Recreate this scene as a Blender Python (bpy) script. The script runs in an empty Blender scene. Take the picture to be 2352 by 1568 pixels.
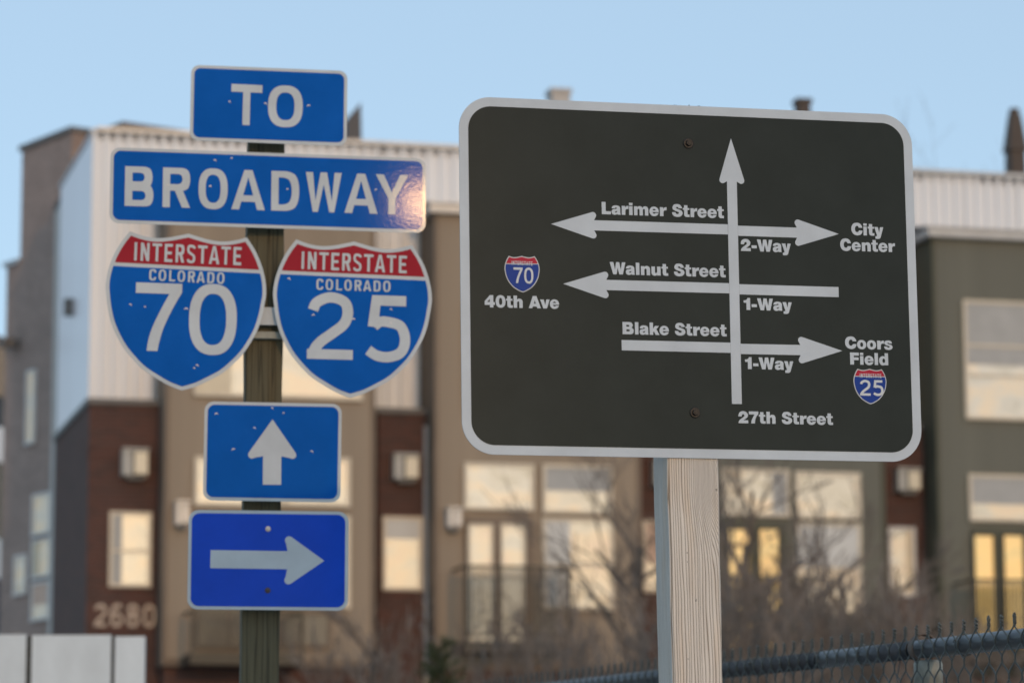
import bpy, bmesh, math, random
from mathutils import Vector, Matrix
from mathutils.geometry import delaunay_2d_cdt

S = bpy.context.scene
COL = S.collection
R = math.radians
random.seed(7)

# ------------------------------------------------------------------ camera
EYE = Vector((0, 0, 1.6))
FPX, CX, CY = 7650.0, 1176.0, 784.0          # focal length and centre for a 2352 px wide frame
PITCH = math.atan(1236 / FPX)
ROLL = R(-0.24)
Fv = Vector((0, math.cos(PITCH), math.sin(PITCH)))
_R0 = Vector((1, 0, 0)); _U0 = _R0.cross(Fv)
Rv = _R0 * math.cos(ROLL) + _U0 * math.sin(ROLL)
Uv = _U0 * math.cos(ROLL) - _R0 * math.sin(ROLL)
cd = bpy.data.cameras.new('camera'); cam = bpy.data.objects.new('camera', cd); COL.objects.link(cam)
cam.matrix_world = Matrix(((Rv.x, Uv.x, -Fv.x, EYE.x), (Rv.y, Uv.y, -Fv.y, EYE.y), (Rv.z, Uv.z, -Fv.z, EYE.z), (0, 0, 0, 1)))
cd.sensor_width = 36; cd.lens = FPX / 2352 * 36
cd.clip_start = 0.1; cd.clip_end = 5000
cd.dof.use_dof = True; cd.dof.focus_distance = 6.05; cd.dof.aperture_fstop = 6.3; cd.dof.aperture_blades = 9
S.camera = cam
S.render.resolution_x = 1024; S.render.resolution_y = 682
S.render.engine = 'CYCLES'
S.cycles.use_denoising = True
S.cycles.max_bounces = 6

# ------------------------------------------------------------------ world and sun
SUN_EL, SUN_AZ = R(10.75), R(161.95)            # azimuth from +Y towards +X : low, behind the camera
W = bpy.data.worlds.new("World"); S.world = W; W.use_nodes = True
wn = W.node_tree; wn.nodes.clear()
sky = wn.nodes.new('ShaderNodeTexSky'); sky.sky_type = 'NISHITA'; sky.sun_disc = False
sky.sun_elevation = SUN_EL; sky.sun_rotation = SUN_AZ
sky.altitude = 1600; sky.air_density = 1.0; sky.dust_density = 3.2; sky.ozone_density = 2.0
bg = wn.nodes.new('ShaderNodeBackground'); bg.inputs[1].default_value = 0.051
wo = wn.nodes.new('ShaderNodeOutputWorld')
# thin high haze: an even veil over the whole sky
veil = wn.nodes.new('ShaderNodeBackground'); veil.inputs[0].default_value = (.207, .266, .312, 1); veil.inputs[1].default_value = 1.0
addw = wn.nodes.new('ShaderNodeAddShader')
wn.links.new(sky.outputs[0], bg.inputs[0]); wn.links.new(bg.outputs[0], addw.inputs[0]); wn.links.new(veil.outputs[0], addw.inputs[1])
wn.links.new(addw.outputs[0], wo.inputs[0])
ld = bpy.data.lights.new('sun', 'SUN'); ld.energy = 0.5; ld.angle = R(0.6); ld.color = (1.0, 0.55, 0.22)
sun = bpy.data.objects.new('sun', ld); COL.objects.link(sun)
SD = Vector((math.sin(SUN_AZ) * math.cos(SUN_EL), math.cos(SUN_AZ) * math.cos(SUN_EL), math.sin(SUN_EL)))
sun.rotation_euler = SD.to_track_quat('Z', 'Y').to_euler(); sun.location = (3, -8, 9)
S.view_settings.view_transform = 'Standard'; S.view_settings.look = 'None'
S.view_settings.gamma = 1; S.view_settings.use_curve_mapping = False
S.view_settings.exposure = 0.62

# ------------------------------------------------------------------ pixel -> ray helpers (only to measure places)
def ray(x, y):
    return Fv + Rv * ((x - CX) / FPX) - Uv * ((y - CY) / FPX)
def at_depth(x, y, d):
    r = ray(x, y); return EYE + r * (d / r.y)
def on_plane(x, y, P, n):
    r = ray(x, y); return EYE + r * ((P - EYE).dot(n) / r.dot(n))

# ------------------------------------------------------------------ materials
def mat(name, base=(.5, .5, .5), rough=.6, metal=0., spec=.5, coat=0., coat_r=.1, emit=None, es=0.):
    m = bpy.data.materials.new(name); m.use_nodes = True
    b = m.node_tree.nodes['Principled BSDF']
    b.inputs['Base Color'].default_value = (*base, 1); b.inputs['Roughness'].default_value = rough
    b.inputs['Metallic'].default_value = metal; b.inputs['Specular IOR Level'].default_value = spec
    b.inputs['Coat Weight'].default_value = coat; b.inputs['Coat Roughness'].default_value = coat_r
    if emit:
        b.inputs['Emission Color'].default_value = (*emit, 1); b.inputs['Emission Strength'].default_value = es
    return m
class NT:
    """tiny helper round a material's node tree"""
    def __init__(s, m):
        s.t = m.node_tree; s.b = s.t.nodes['Principled BSDF']
    def n(s, typ, **kw):
        nd = s.t.nodes.new(typ)
        for k, v in kw.items():
            if k.startswith('i_'):
                key = k[2:].replace('_', ' ')
                nd.inputs[int(key) if key.isdigit() else key].default_value = v
            else: setattr(nd, k, v)
        return nd
    def l(s, a, b): s.t.links.new(a, b)
    def coords(s, scale=(1, 1, 1), kind='Object'):
        tc = s.n('ShaderNodeTexCoord'); mp = s.n('ShaderNodeMapping'); mp.inputs['Scale'].default_value = scale
        s.l(tc.outputs[kind], mp.inputs['Vector']); return mp.outputs[0]
    def ramp(s, fac, stops):
        r = s.n('ShaderNodeValToRGB'); e = r.color_ramp.elements
        while len(e) < len(stops): e.new(.5)
        for k, (p, c) in enumerate(stops): e[k].position = p; e[k].color = (*c, 1)
        s.l(fac, r.inputs[0]); return r.outputs[0]
    def math(s, op, a, b=None, c=None):
        nd = s.n('ShaderNodeMath', operation=op)
        for k, v in enumerate((a, b, c)):
            if v is None: continue
            if isinstance(v, (int, float)): nd.inputs[k].default_value = v
            else: s.l(v, nd.inputs[k])
        return nd.outputs[0]
    def noise(s, vec, scale, detail=4, rough=.55, dist=0.):
        nd = s.n('ShaderNodeTexNoise'); nd.inputs['Scale'].default_value = scale
        nd.inputs['Detail'].default_value = detail; nd.inputs['Roughness'].default_value = rough
        nd.inputs['Distortion'].default_value = dist
        s.l(vec, nd.inputs['Vector']); return nd.outputs['Fac']
    def bump(s, h, strength=.3, dist=.01):
        nd = s.n('ShaderNodeBump'); nd.inputs['Strength'].default_value = strength; nd.inputs['Distance'].default_value = dist
        s.l(h, nd.inputs['Height']); s.l(nd.outputs[0], s.b.inputs['Normal']); return nd
    def vary(s, base, scale=3, amt=.15, vec=None, extra=(1, 1, 1)):
        """soft blotchy variation of a base colour"""
        v = vec or s.coords(extra)
        f = s.noise(v, scale, 6, .6)
        lo = tuple(max(0, c * (1 - amt)) for c in base); hi = tuple(c * (1 + amt) for c in base)
        col = s.ramp(f, [(.3, lo), (.7, hi)]); s.l(col, s.b.inputs['Base Color']); return col

def varied(name, base, rough=.7, scale=3, amt=.15, extra=(1, 1, 1), bump=0, bscale=40, **kw):
    m = mat(name, base, rough, **kw); t = NT(m); t.vary(base, scale, amt, extra=extra)
    if bump: t.bump(t.noise(t.coords(), bscale, 5), bump, .01)
    return m

def sheeting(name, base, rough=.65, coat=.0065, coat_r=.040, chips=True, wob=.00010):
    """retroreflective sign sheeting: fine grain, dusty blotches, small chips, a clear skin that is not quite flat"""
    m = mat(name, base, rough, spec=.06, coat=coat, coat_r=coat_r); t = NT(m)
    v = t.coords()
    f = t.noise(v, 9, 6, .6); g = t.noise(v, 900, 2, .7)
    mx = t.math('MULTIPLY_ADD', g, .35, t.math('MULTIPLY', f, .65))
    col = t.ramp(mx, [(.3, tuple(c * .86 for c in base)), (.7, tuple(min(1, c * 1.1 + .004) for c in base))])
    if chips:
        vo = t.n('ShaderNodeTexVoronoi'); vo.inputs['Scale'].default_value = 11; t.l(v, vo.inputs['Vector'])
        big = t.noise(v, 6, 2); rag = t.noise(v, 260, 3)
        d = t.math('ADD', vo.outputs['Distance'], t.math('MULTIPLY', rag, .05))
        c1 = t.math('LESS_THAN', d, .075); c2 = t.math('GREATER_THAN', big, .55)
        mix = t.n('ShaderNodeMix', data_type='RGBA'); t.l(t.math('MULTIPLY', t.math('MULTIPLY', c1, c2), .75), mix.inputs[0])
        t.l(col, mix.inputs[6]); mix.inputs[7].default_value = (.45, .5, .55, 1); col = mix.outputs[2]
    t.l(col, t.b.inputs['Base Color'])
    bp = t.n('ShaderNodeBump'); bp.inputs['Strength'].default_value = .25; bp.inputs['Distance'].default_value = wob
    t.l(t.noise(v, 120, 4, .6), bp.inputs['Height']); t.l(bp.outputs[0], t.b.inputs['Coat Normal'])
    return m

M = {}
M['dark_face'] = sheeting('dark_olive_sheeting', (.021, .029, .028), .55, .1, .2, chips=False, wob=.0001)
M['silver'] = sheeting('silver_sheeting', (.53, .59, .65), .5, .1, .2, chips=False, wob=.0001)
M['blue'] = sheeting('blue_sheeting', (.0, .098, .43))
M['blue_new'] = sheeting('bright_blue_sheeting', (.0, .062, .54), .5, .08, .15, chips=False)
M['red'] = sheeting('red_sheeting', (.34, .022, .035))
M['sign_white'] = sheeting('white_sheeting', (.54, .58, .61))
M['mini_blue'] = sheeting('small_shield_blue', (.008, .045, .27), .5, .1, .2, chips=False, wob=.0001)
M['mini_red'] = sheeting('small_shield_red', (.42, .02, .05), .5, .1, .2, chips=False, wob=.0001)
M['mini_white'] = sheeting('small_shield_white', (.58, .62, .66), .5, .1, .2, chips=False, wob=.0001)
M['sign_back'] = varied('bare_aluminium', (.35, .36, .37), .35, metal=.8)
M['black_metal'] = varied('black_bolt', (.010, .010, .011), .45, 60, .3, spec=.35)
M['zinc'] = varied('zinc_screw', (.45, .42, .40), .35, 80, .3, metal=.9)

def wood_mat(name, light, dark, freq, knot=None, gap=.5, rough=.75):
    m = mat(name, light, rough, spec=.3); t = NT(m)
    tc = t.n('ShaderNodeTexCoord'); sep = t.n('ShaderNodeSeparateXYZ'); t.l(tc.outputs['Object'], sep.inputs[0])
    X, Y, Z = sep.outputs
    across = t.math('ADD', X, t.math('MULTIPLY', Y, 1.7))
    lowv = t.coords((6, 6, 1.5)); wob = t.noise(lowv, 1.0, 3, .5)
    fine = t.noise(t.coords((60, 60, 2.2)), 3.0, 4, .6)
    warp = t.noise(t.coords((16, 16, .25)), 2.2, 2, .6)
    ph = t.math('ADD', t.math('MULTIPLY', across, freq), t.math('MULTIPLY', wob, freq * .035))
    ph = t.math('ADD', ph, t.math('MULTIPLY', warp, 4.5))
    # growth rings open up with height: makes slowly wandering, merging bands
    ph = t.math('ADD', ph, t.math('MULTIPLY', t.noise(t.coords((10, 10, .9)), 1.3, 2), 2.6))
    if knot:
        kx, kz, kr, ks = knot
        dx = t.math('SUBTRACT', X, kx); dz = t.math('MULTIPLY', t.math('SUBTRACT', Z, kz), .42)
        r2 = t.math('ADD', t.math('MULTIPLY', dx, dx), t.math('MULTIPLY', dz, dz))
        g = t.math('POWER', 2.718, t.math('MULTIPLY', r2, -1 / (kr * kr)))
        ph = t.math('ADD', ph, t.math('MULTIPLY', g, ks))
    fr = t.math('FRACT', ph)
    saw = t.ramp(fr, [(.0, (0, 0, 0)), (.1, (.75, .75, .75)), (.5, (1, 1, 1)), (.86, (.8, .8, .8)), (.97, (.05, .05, .05))])
    mid = tuple((a + b) / 2 for a, b in zip(light, dark))
    colA = t.ramp(saw, [(0, dark), (.45, mid), (1, light)])
    mix = t.n('ShaderNodeMix', data_type='RGBA', blend_type='MULTIPLY'); mix.inputs[0].default_value = .55
    t.l(colA, mix.inputs[6]); t.l(t.ramp(fine, [(.3, (.72, .70, .68)), (.65, (1.05, 1.05, 1.05))]), mix.inputs[7])
    warm = t.n('ShaderNodeMix', data_type='RGBA', blend_type='MULTIPLY')
    t.l(t.ramp(t.noise(t.coords((14, 14, 2)), 1.6, 4), [(.5, (0, 0, 0)), (.72, (.7, .7, .7))]), warm.inputs[0])
    t.l(mix.outputs[2], warm.inputs[6]); warm.inputs[7].default_value = (.95, .78, .6, 1)
    pit = t.n('ShaderNodeTexVoronoi'); pit.inputs['Scale'].default_value = 1.0
    t.l(t.coords((90, 90, 34)), pit.inputs['Vector'])
    sel = t.math('MULTIPLY', t.math('LESS_THAN', pit.outputs['Distance'], .12), t.math('GREATER_THAN', t.noise(t.coords(), 37, 2), .60))
    dk = t.n('ShaderNodeMix', data_type='RGBA'); t.l(t.math('MULTIPLY', sel, .8), dk.inputs[0])
    t.l(warm.outputs[2], dk.inputs[6]); dk.inputs[7].default_value = (.06, .05, .04, 1)
    t.l(dk.outputs[2], t.b.inputs['Base Color'])
    h = t.math('ADD', saw, t.math('MULTIPLY', fine, .35))
    t.bump(h, gap, .004)
    return m
M['pine'] = wood_mat('weathered_pine', (.76, .71, .65), (.27, .20, .14), 200, knot=(.047, 2.27, .032, 12.0), gap=.6)
M['olive_wood'] = wood_mat('olive_treated_wood', (.115, .102, .062), (.055, .049, .031), 60, gap=.5)

def brick_mat(name, c1, c2, mortar):
    m = mat(name, c1, .85); t = NT(m)
    tc = t.n('ShaderNodeTexCoord'); sep = t.n('ShaderNodeSeparateXYZ'); t.l(tc.outputs['Object'], sep.inputs[0])
    cmb = t.n('ShaderNodeCombineXYZ'); t.l(t.math('ADD', sep.outputs[0], sep.outputs[1]), cmb.inputs[0]); t.l(sep.outputs[2], cmb.inputs[1])
    br = t.n('ShaderNodeTexBrick'); br.inputs['Scale'].default_value = 1; br.inputs['Brick Width'].default_value = .24
    br.inputs['Row Height'].default_value = .08; br.inputs['Mortar Size'].default_value = .006
    br.inputs['Color1'].default_value = (*c1, 1); br.inputs['Color2'].default_value = (*c2, 1); br.inputs['Mortar'].default_value = (*mortar, 1)
    br.inputs['Bias'].default_value = -.1
    t.l(cmb.outputs[0], br.inputs['Vector'])
    mx = t.n('ShaderNodeMix', data_type='RGBA', blend_type='MULTIPLY'); mx.inputs[0].default_value = .6
    t.l(br.outputs['Color'], mx.inputs[6]); t.l(t.ramp(t.noise(t.coords(), 1.4, 6, .65), [(.3, (.7, .7, .7)), (.7, (1.2, 1.2, 1.2))]), mx.inputs[7])
    t.l(mx.outputs[2], t.b.inputs['Base Color'])
    inv = t.math('SUBTRACT', 1.0, br.outputs['Fac']); t.bump(inv, .6, .01)
    return m
M['brick'] = brick_mat('dark_red_brick', (.105, .042, .03), (.07, .034, .027), (.10, .085, .075))
M['brick_side'] = None
M['brick_grey'] = brick_mat('grey_brown_brick', (.41, .305, .265), (.34, .26, .23), (.15, .14, .13))
M['tan'] = varied('tan_siding', (.31, .245, .18), .75, 2.5, .1, (1, 1, 1), .15, 30)
M['tan_trim'] = varied('tan_trim', (.20, .15, .11), .75, 2.5, .1)
M['green'] = varied('olive_green_siding', (.150, .150, .122), .75, 2.5, .1, (1, 1, 1), .15, 30)
M['green_trim'] = varied('olive_trim', (.09, .09, .063), .75, 2.5, .1)
M['clad'] = varied('white_metal_cladding', (.78, .80, .83), .45, .6, .08, (3, 3, .3))
M['clad_side'] = varied('smooth_cladding_sky_tint', (.92, .85, .88), .4, .6, .05, (3, 3, .3), spec=.5, coat=.35, coat_r=.3)  # side copy of the cladding, lighter and pinker to imitate lavender skylight
M['flash'] = varied('metal_flashing', (.42, .44, .46), .4, 4, .15, (1, 6, 6), metal=.3)
M['fascia'] = varied('dark_fascia', (.14, .135, .13), .6, 4, .15)
M['cream'] = varied('cream_window_frame', (.66, .58, .46), .5, 8, .07)
M['white_frame'] = varied('white_window_frame', (.66, .66, .66), .5, 8, .07)
M['dark_metal'] = varied('dark_railing_metal', (.03, .032, .03), .45, 12, .2, metal=.4)
M['roofing'] = varied('flat_roofing', (.12, .12, .12), .9, 3, .2)
M['chimney'] = varied('brown_chimney_boards', (.09, .07, .058), .8, 5, .3, (6, 6, 1))
M['vent_white'] = varied('pale_vent_box', (.52, .49, .46), .6, 5, .12)
M['slate'] = varied('dark_slate_panel', (.05, .058, .075), .5, 5, .15)
M['panel'] = varied('pale_painted_panel', (.60, .66, .70), .5, 4, .14, (1, 1, .5))
M['rail'] = None

def glass_mat(name, inner, mirror=.62, wav=.01, emit=None, es=0):
    m = mat(name, inner, .5); t = NT(m)
    v = t.coords()
    A = inner; f0 = t.noise(t.coords((1, 1, 1.6)), .9, 5, .6, .4)     # curtains, plus warm sky and cloud reflections painted into the pane colour
    t.l(t.ramp(f0, [(.32, tuple(c * .62 for c in A)), (.45, (A[0] * .95, A[1], A[2] * 1.12)), (.55, (min(1, A[0] * 1.2), A[1] * 1.05, A[2] * .9)), (.7, (min(1, A[0] * 1.15), A[1] * .9, A[2] * .85))]), t.b.inputs['Base Color'])
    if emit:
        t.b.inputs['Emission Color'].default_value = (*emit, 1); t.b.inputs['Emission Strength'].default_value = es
    g = t.n('ShaderNodeBsdfGlossy'); g.inputs['Roughness'].default_value = .03; g.inputs['Color'].default_value = (1.0, .93, .80, 1)
    bp = t.n('ShaderNodeBump'); bp.inputs['Strength'].default_value = .5; bp.inputs['Distance'].default_value = wav
    t.l(t.noise(v, 1.1, 2, .5), bp.inputs['Height']); t.l(bp.outputs[0], g.inputs['Normal'])
    mx = t.n('ShaderNodeMixShader'); mx.inputs[0].default_value = mirror
    out = [n for n in t.t.nodes if n.type == 'OUTPUT_MATERIAL'][0]
    t.l(t.b.outputs[0], mx.inputs[1]); t.l(g.outputs[0], mx.inputs[2]); t.l(mx.outputs[0], out.inputs[0])
    return m
M['glass'] = glass_mat('coated_window_glass', (.60, .51, .38), .13, emit=(1, .78, .5), es=.08)  # faint glow added to warm panes that would mirror cool sky
M['glass_blind'] = glass_mat('window_glass_over_blind', (.62, .56, .45), .12, emit=(1, .8, .55), es=.08)  # carries the same added warm glow
M['glass_lit'] = glass_mat('warmly_lit_glass', (.6, .40, .12), .12, emit=(1.0, .6, .16), es=.30)
M['glass_dark'] = glass_mat('dim_glass', (.035, .035, .04), .03)
M['lamp_lens'] = varied('cream_lamp_lens', (.72, .66, .52), .4, 10, .05)
M['lamp_body'] = varied('grey_lamp_body', (.40, .40, .38), .5, 10, .1)
M['bark'] = varied('grey_brown_bark', (.085, .068, .056), .9, 20, .35, (1, 1, .2))
M['twig'] = varied('red_brown_twigs', (.16, .13, .11), .9, 3, .35)
M['dry'] = varied('dry_shrub_stems', (.20, .165, .14), .9, 2, .35)
M['needle'] = varied('dark_evergreen_needles', (.045, .06, .022), .7, 30, .4)
M['galv'] = varied('weathered_galvanised', (.27, .28, .25), .6, 25, .3, metal=.1, bump=.2)
M['railm'] = varied('black_coated_pipe', (.035, .042, .053), .38, 18, .35, bump=.15, bscale=60)
M['wire'] = varied('dark_coated_wire', (.075, .088, .085), .45, 40, .3)
M['rust'] = varied('rusty_strap', (.10, .075, .06), .6, 40, .4)

# ------------------------------------------------------------------ object helpers
def mesh_obj(name, verts, faces, m, parent=None, smooth=False, me=None):
    if me is None:
        me = bpy.data.meshes.new(name); me.from_pydata([tuple(v) for v in verts], [], faces); me.update()
        if m: me.materials.append(m)
        if smooth:
            me.polygons.foreach_set('use_smooth', [True] * len(me.polygons))
    o = bpy.data.objects.new(name, me); COL.objects.link(o)
    if parent: o.parent = parent
    return o
def tag(o, label=None, cat=None, group=None, kind=None):
    if label: o['label'] = label
    if cat: o['category'] = cat
    if group: o['group'] = group
    if kind: o['kind'] = kind
    return o
def thing(name, label, cat, mw=None, group=None):
    o = bpy.data.objects.new(name, None); COL.objects.link(o); o.empty_display_size = .2
    if mw is not None: o.matrix_world = mw
    return tag(o, label, cat, group)

class MB:
    def __init__(s): s.v = []; s.f = []
    def add(s, v, f):
        k = len(s.v); s.v += [Vector(p) for p in v]; s.f += [[i + k for i in q] for q in f]; return s
    def box(s, x0, x1, y0, y1, z0, z1):
        v = [(x, y, z) for z in (z0, z1) for (x, y) in ((x0, y0), (x1, y0), (x1, y1), (x0, y1))]
        return s.add(v, [[3, 2, 1, 0], [4, 5, 6, 7], [0, 1, 5, 4], [1, 2, 6, 5], [2, 3, 7, 6], [3, 0, 4, 7]])
    def tube(s, pts, rad, n=8, caps=True):
        pts = [Vector(p) for p in pts]
        rads = rad if isinstance(rad, (list, tuple)) else [rad] * len(pts)
        k0 = len(s.v); up = None
        for i, p in enumerate(pts):
            d = (pts[min(i + 1, len(pts) - 1)] - pts[max(i - 1, 0)])
            d = d.normalized() if d.length > 1e-9 else Vector((0, 0, 1))
            if up is None: up = Vector((0, 0, 1)) if abs(d.z) < .9 else Vector((1, 0, 0))
            a = (up - d * up.dot(d)).normalized(); up = a; b = d.cross(a)
            for j in range(n):
                t = 2 * math.pi * j / n; s.v.append(p + (a * math.cos(t) + b * math.sin(t)) * rads[i])
        for i in range(len(pts) - 1):
            for j in range(n):
                q = k0 + i * n + j; r = k0 + i * n + (j + 1) % n
                s.f.append([q, r, r + n, q + n])
        if caps:
            s.f.append([k0 + j for j in range(n)][::-1]); e = k0 + (len(pts) - 1) * n; s.f.append([e + j for j in range(n)])
        return s
    def build(s, name, m, parent=None, smooth=False):
        return mesh_obj(name, s.v, s.f, m, parent, smooth)

# ------------------------------------------------------------------ 2-D shapes and lettering
def smooth_path(pts, closed=True, n=5):
    """pts: (x, y) or (x, y, 1) for a corner. Catmull-Rom through the smooth ones."""
    out = []; N = len(pts)
    def P(i):
        return Vector(pts[i % N][:2]) if closed else Vector(pts[max(0, min(N - 1, i))][:2])
    def corner(i):
        i = i % N if closed else max(0, min(N - 1, i)); return len(pts[i]) > 2
    for i in range(N if closed else N - 1):
        p1, p2 = P(i), P(i + 1)
        if corner(i) and corner(i + 1): out.append(p1); continue
        t1 = Vector((0, 0)) if corner(i) else (p2 - P(i - 1)) * .5
        t2 = Vector((0, 0)) if corner(i + 1) else (P(i + 2) - p1) * .5
        if corner(i): t1 = (p2 - p1) - t2 * .5
        if corner(i + 1): t2 = (p2 - p1) - t1 * .5
        for k in range(n):
            t = k / n; a = 2 * t**3 - 3 * t**2 + 1; b = t**3 - 2 * t**2 + t; c = -2 * t**3 + 3 * t**2; d = t**3 - t**2
            out.append(p1 * a + t1 * b + p2 * c + t2 * d)
    if not closed: out.append(P(N - 1))
    return out
def ell(cx, cy, a, b, e=2.0, n=36):
    r = []
    for k in range(n):
        t = 2 * math.pi * k / n; c, s_ = math.cos(t), math.sin(t)
        r.append(Vector((cx + a * math.copysign(abs(c)**(2 / e), c), cy + b * math.copysign(abs(s_)**(2 / e), s_))))
    return r
def ribbon(pts, hw, n=6):
    """list of quads following a smooth open centre line"""
    c = smooth_path(pts, False, n); out = []
    for i in range(len(c) - 1):
        d = (c[i + 1] - c[i]).normalized(); nn = Vector((-d.y, d.x)) * hw
        out.append([c[i] + nn, c[i + 1] + nn, c[i + 1] - nn, c[i] - nn])
    for i in range(1, len(c) - 1):
        if min((c[i] - c[0]).length, (c[i] - c[-1]).length) < hw * 1.02: continue
        out.append([c[i] + Vector((math.cos(a), math.sin(a))) * hw for a in [2 * math.pi * (k + .37 + i * .013) / 14 for k in range(14)]])
    return out
def area(p): return sum(p[i - 1][0] * p[i][1] - p[i][0] * p[i - 1][1] for i in range(len(p)))
def union2d(adds, subs=()):
    """fills the union of adds minus subs with triangles; returns verts, faces (2-D)"""
    V = []; Fs = []
    for p in list(adds) + list(subs):
        p = [Vector((q[0], q[1])) for q in p]
        if area(p) < 0: p = p[::-1]
        Fs.append(list(range(len(V), len(V) + len(p)))); V += p
    na = len(adds)
    v, e, f, ov, oe, of = delaunay_2d_cdt(V, [], Fs, 0, 1e-5)
    keep = [q for q, o in zip(f, of) if any(k < na for k in o) and not any(k >= na for k in o)]
    return v, keep
def rrect(x0, y0, x1, y1, r, n=10):
    out = []
    for cx, cy, a0 in ((x1 - r, y1 - r, 0), (x0 + r, y1 - r, 90), (x0 + r, y0 + r, 180), (x1 - r, y0 + r, 270)):
        for k in range(n + 1):
            a = R(a0 + 90 * k / n); out.append(Vector((cx + r * math.cos(a), cy + r * math.sin(a))))
    return out
rc = lambda x0, y0, x1, y1: [(x0, y0), (x1, y0), (x1, y1), (x0, y1)]

# heavy grotesque (map sign): cap height 100.  char -> (adds, subs, width, left bearing, right bearing)
def heavy():
    G = {}
    def g(ch, adds, subs, w, l=6, r=6): G[ch] = (adds, subs, w, l, r)
    sp = smooth_path
    g('L', [[(0, 0), (75, 0), (75, 25), (32, 25), (32, 100), (0, 100)]], [], 75, 6, 2)
    a_o = [(2, 50, 1), (3.5, 60), (14, 71), (34, 75.5), (56, 72), (68.5, 61), (70.5, 48), (70.5, 18, 1), (73, 0, 1), (48.5, 0, 1), (46.7, 6, 1), (36, 0), (20, -2), (5, 6), (0, 22), (4.5, 36), (16, 43), (34, 46), (43, 50), (43, 54.5), (37, 57.5), (30, 56), (27, 50, 1)]
    g('a', [sp(a_o)], [sp([(45, 30, 1), (34, 27), (27, 22), (30, 16.5), (38, 17), (44.5, 23)])], 73, 3, 4)
    g('r', [sp([(0, 0, 1), (29, 0, 1), (29.5, 32, 1), (33, 43), (43, 48.5), (54.5, 47.5, 1), (56, 73.5, 1), (45, 74), (34, 68), (28, 59, 1), (27.5, 73, 1), (0, 73, 1)])], [], 56, 6, -2)
    g('i', [rc(0, 0, 28.5, 73), rc(0, 80, 28.5, 100)], [], 28.5)
    g('l', [rc(0, 0, 29, 100)], [], 29)
    def arch(x0, w, st, top=76):   # arch starting from a stem whose left edge is x0-28
        return sp([(x0 - 1, 64, 1), (x0 + 7, 72.5), (x0 + w * .42, top), (x0 + w * .78, top - 5), (x0 + w - 1, top - 18), (x0 + w, 44, 1), (x0 + w, 0, 1), (x0 + w - st, 0, 1), (x0 + w - st, 40, 1), (x0 + w - st - 1.5, 49), (x0 + (w - st) * .55, 54), (x0 + 1.5, 48), (x0 - 1, 38, 1)])
    g('n', [rc(0, 0, 28.5, 73), arch(28.5, 46.5, 28)], [], 75)
    g('h', [rc(0, 0, 28.5, 100), arch(28.5, 46.5, 28)], [], 75)
    g('m', [rc(0, 0, 28, 73), arch(28, 44, 27), arch(72, 45, 28)], [], 117)
    nn = [[(75 - x, 73 - y) for x, y in [tuple(p)[:2] for p in poly]] for poly in G['n'][0]]
    g('u', nn, [], 75)
    g('e', [ell(38.5, 36.5, 38.5, 39, 2.1, 40)], [sp([(27, 45.5, 1), (51, 45.5, 1), (47.5, 54), (39, 57.5), (30, 54)]), sp([(26.5, 31.5, 1), (80, 31, 1), (80, 24.5, 1), (50, 24.5, 1), (46, 19.5), (39, 18), (31, 21), (27, 27)])], 77, 3, 3)
    g('o', [ell(37.5, 36.5, 37.5, 39, 2.1, 40)], [ell(37.5, 36.5, 12, 18.5, 2.3, 28)], 75, 3, 3)
    g('t', [sp([(10.5, 73.5, 1), (10.5, 96, 1), (38.5, 96, 1), (38.5, 73.5, 1), (54, 73.5, 1), (54, 58, 1), (38.5, 58, 1), (38.5, 27, 1), (40, 21.5), (46, 20.5, 1), (55, 21, 1), (55, 0, 1), (40, -.5), (27, 0), (16, 6), (11, 16), (10.5, 30, 1), (10.5, 58, 1), (0, 58, 1), (0, 73.5, 1)])], [], 55, 1, 2)
    g('S', [sp([(81, 69, 1), (77, 85), (62, 99), (40, 103), (15, 97), (3, 76), (8, 58), (29, 46), (50, 38.5), (56, 31), (50, 23.5), (38, 22.5), (30, 27), (28, 36, 1), (-1, 36, 1), (4, 15), (20, 2), (43, -2), (67, 3), (83, 18), (85, 36), (76, 50), (52, 61), (35, 68), (32, 74), (37, 79), (46, 79), (51, 75), (52, 69, 1)])], [], 86, 3, 1)
    g('s', [sp([(64, 51, 1), (60, 66), (48, 74), (33, 76), (13, 72.5), (2.5, 60), (4, 47), (15, 37.5), (31, 32.5), (42, 28.5), (45, 23.5), (41, 18.5), (33, 17), (26, 20), (25, 26, 1), (0, 26, 1), (3.5, 11), (15, 1), (35, -2.5), (55, 1), (66.5, 11), (68, 26), (61, 37), (47, 43), (33, 47), (27.5, 51), (29, 56), (34, 58), (39, 56), (41, 51, 1)])], [], 68, 3, 3)
    g('W', [[(0, 100), (30, 100), (43, 38), (52, 100), (78, 100), (90, 38), (100, 100), (129, 100), (106, 0), (77, 0), (64.5, 56), (55, 0), (27, 0)]], [], 129, 1, -1)
    g('y', [sp([(0, 73, 1), (29.5, 73, 1), (39, 27, 1), (47.5, 73, 1), (75, 73, 1), (54, 0, 1), (50, -13), (44, -21), (34, -25), (7, -25, 1), (7, -3, 1), (16, -3), (21.5, 2, 1)])], [], 75, -1, 0)
    g('v', [[(0, 73), (30, 73), (41.5, 27), (51, 73), (79, 73), (56, 0), (25, 0)]], [], 79, -2, -2)
    g('A', [[(0, 0), (28.5, 0), (34, 14), (66, 14), (71, 0), (101, 0), (66, 100), (35, 100)]], [[(51, 64), (43, 37), (60, 37)]], 101, 0, -3)
    g('4', [[(43, 0), (72, 0), (72, 20), (85, 20), (85, 44), (72, 44), (72, 100), (44, 100), (0, 50), (0, 20), (43, 20)]], [[(43, 44), (21, 44), (43, 69)]], 85, 2, 3)
    g('0', [ell(41, 50, 41, 51.5, 2.2, 40)], [ell(41, 50, 13.5, 29, 2.5, 28)], 82, 3, 3)
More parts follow.
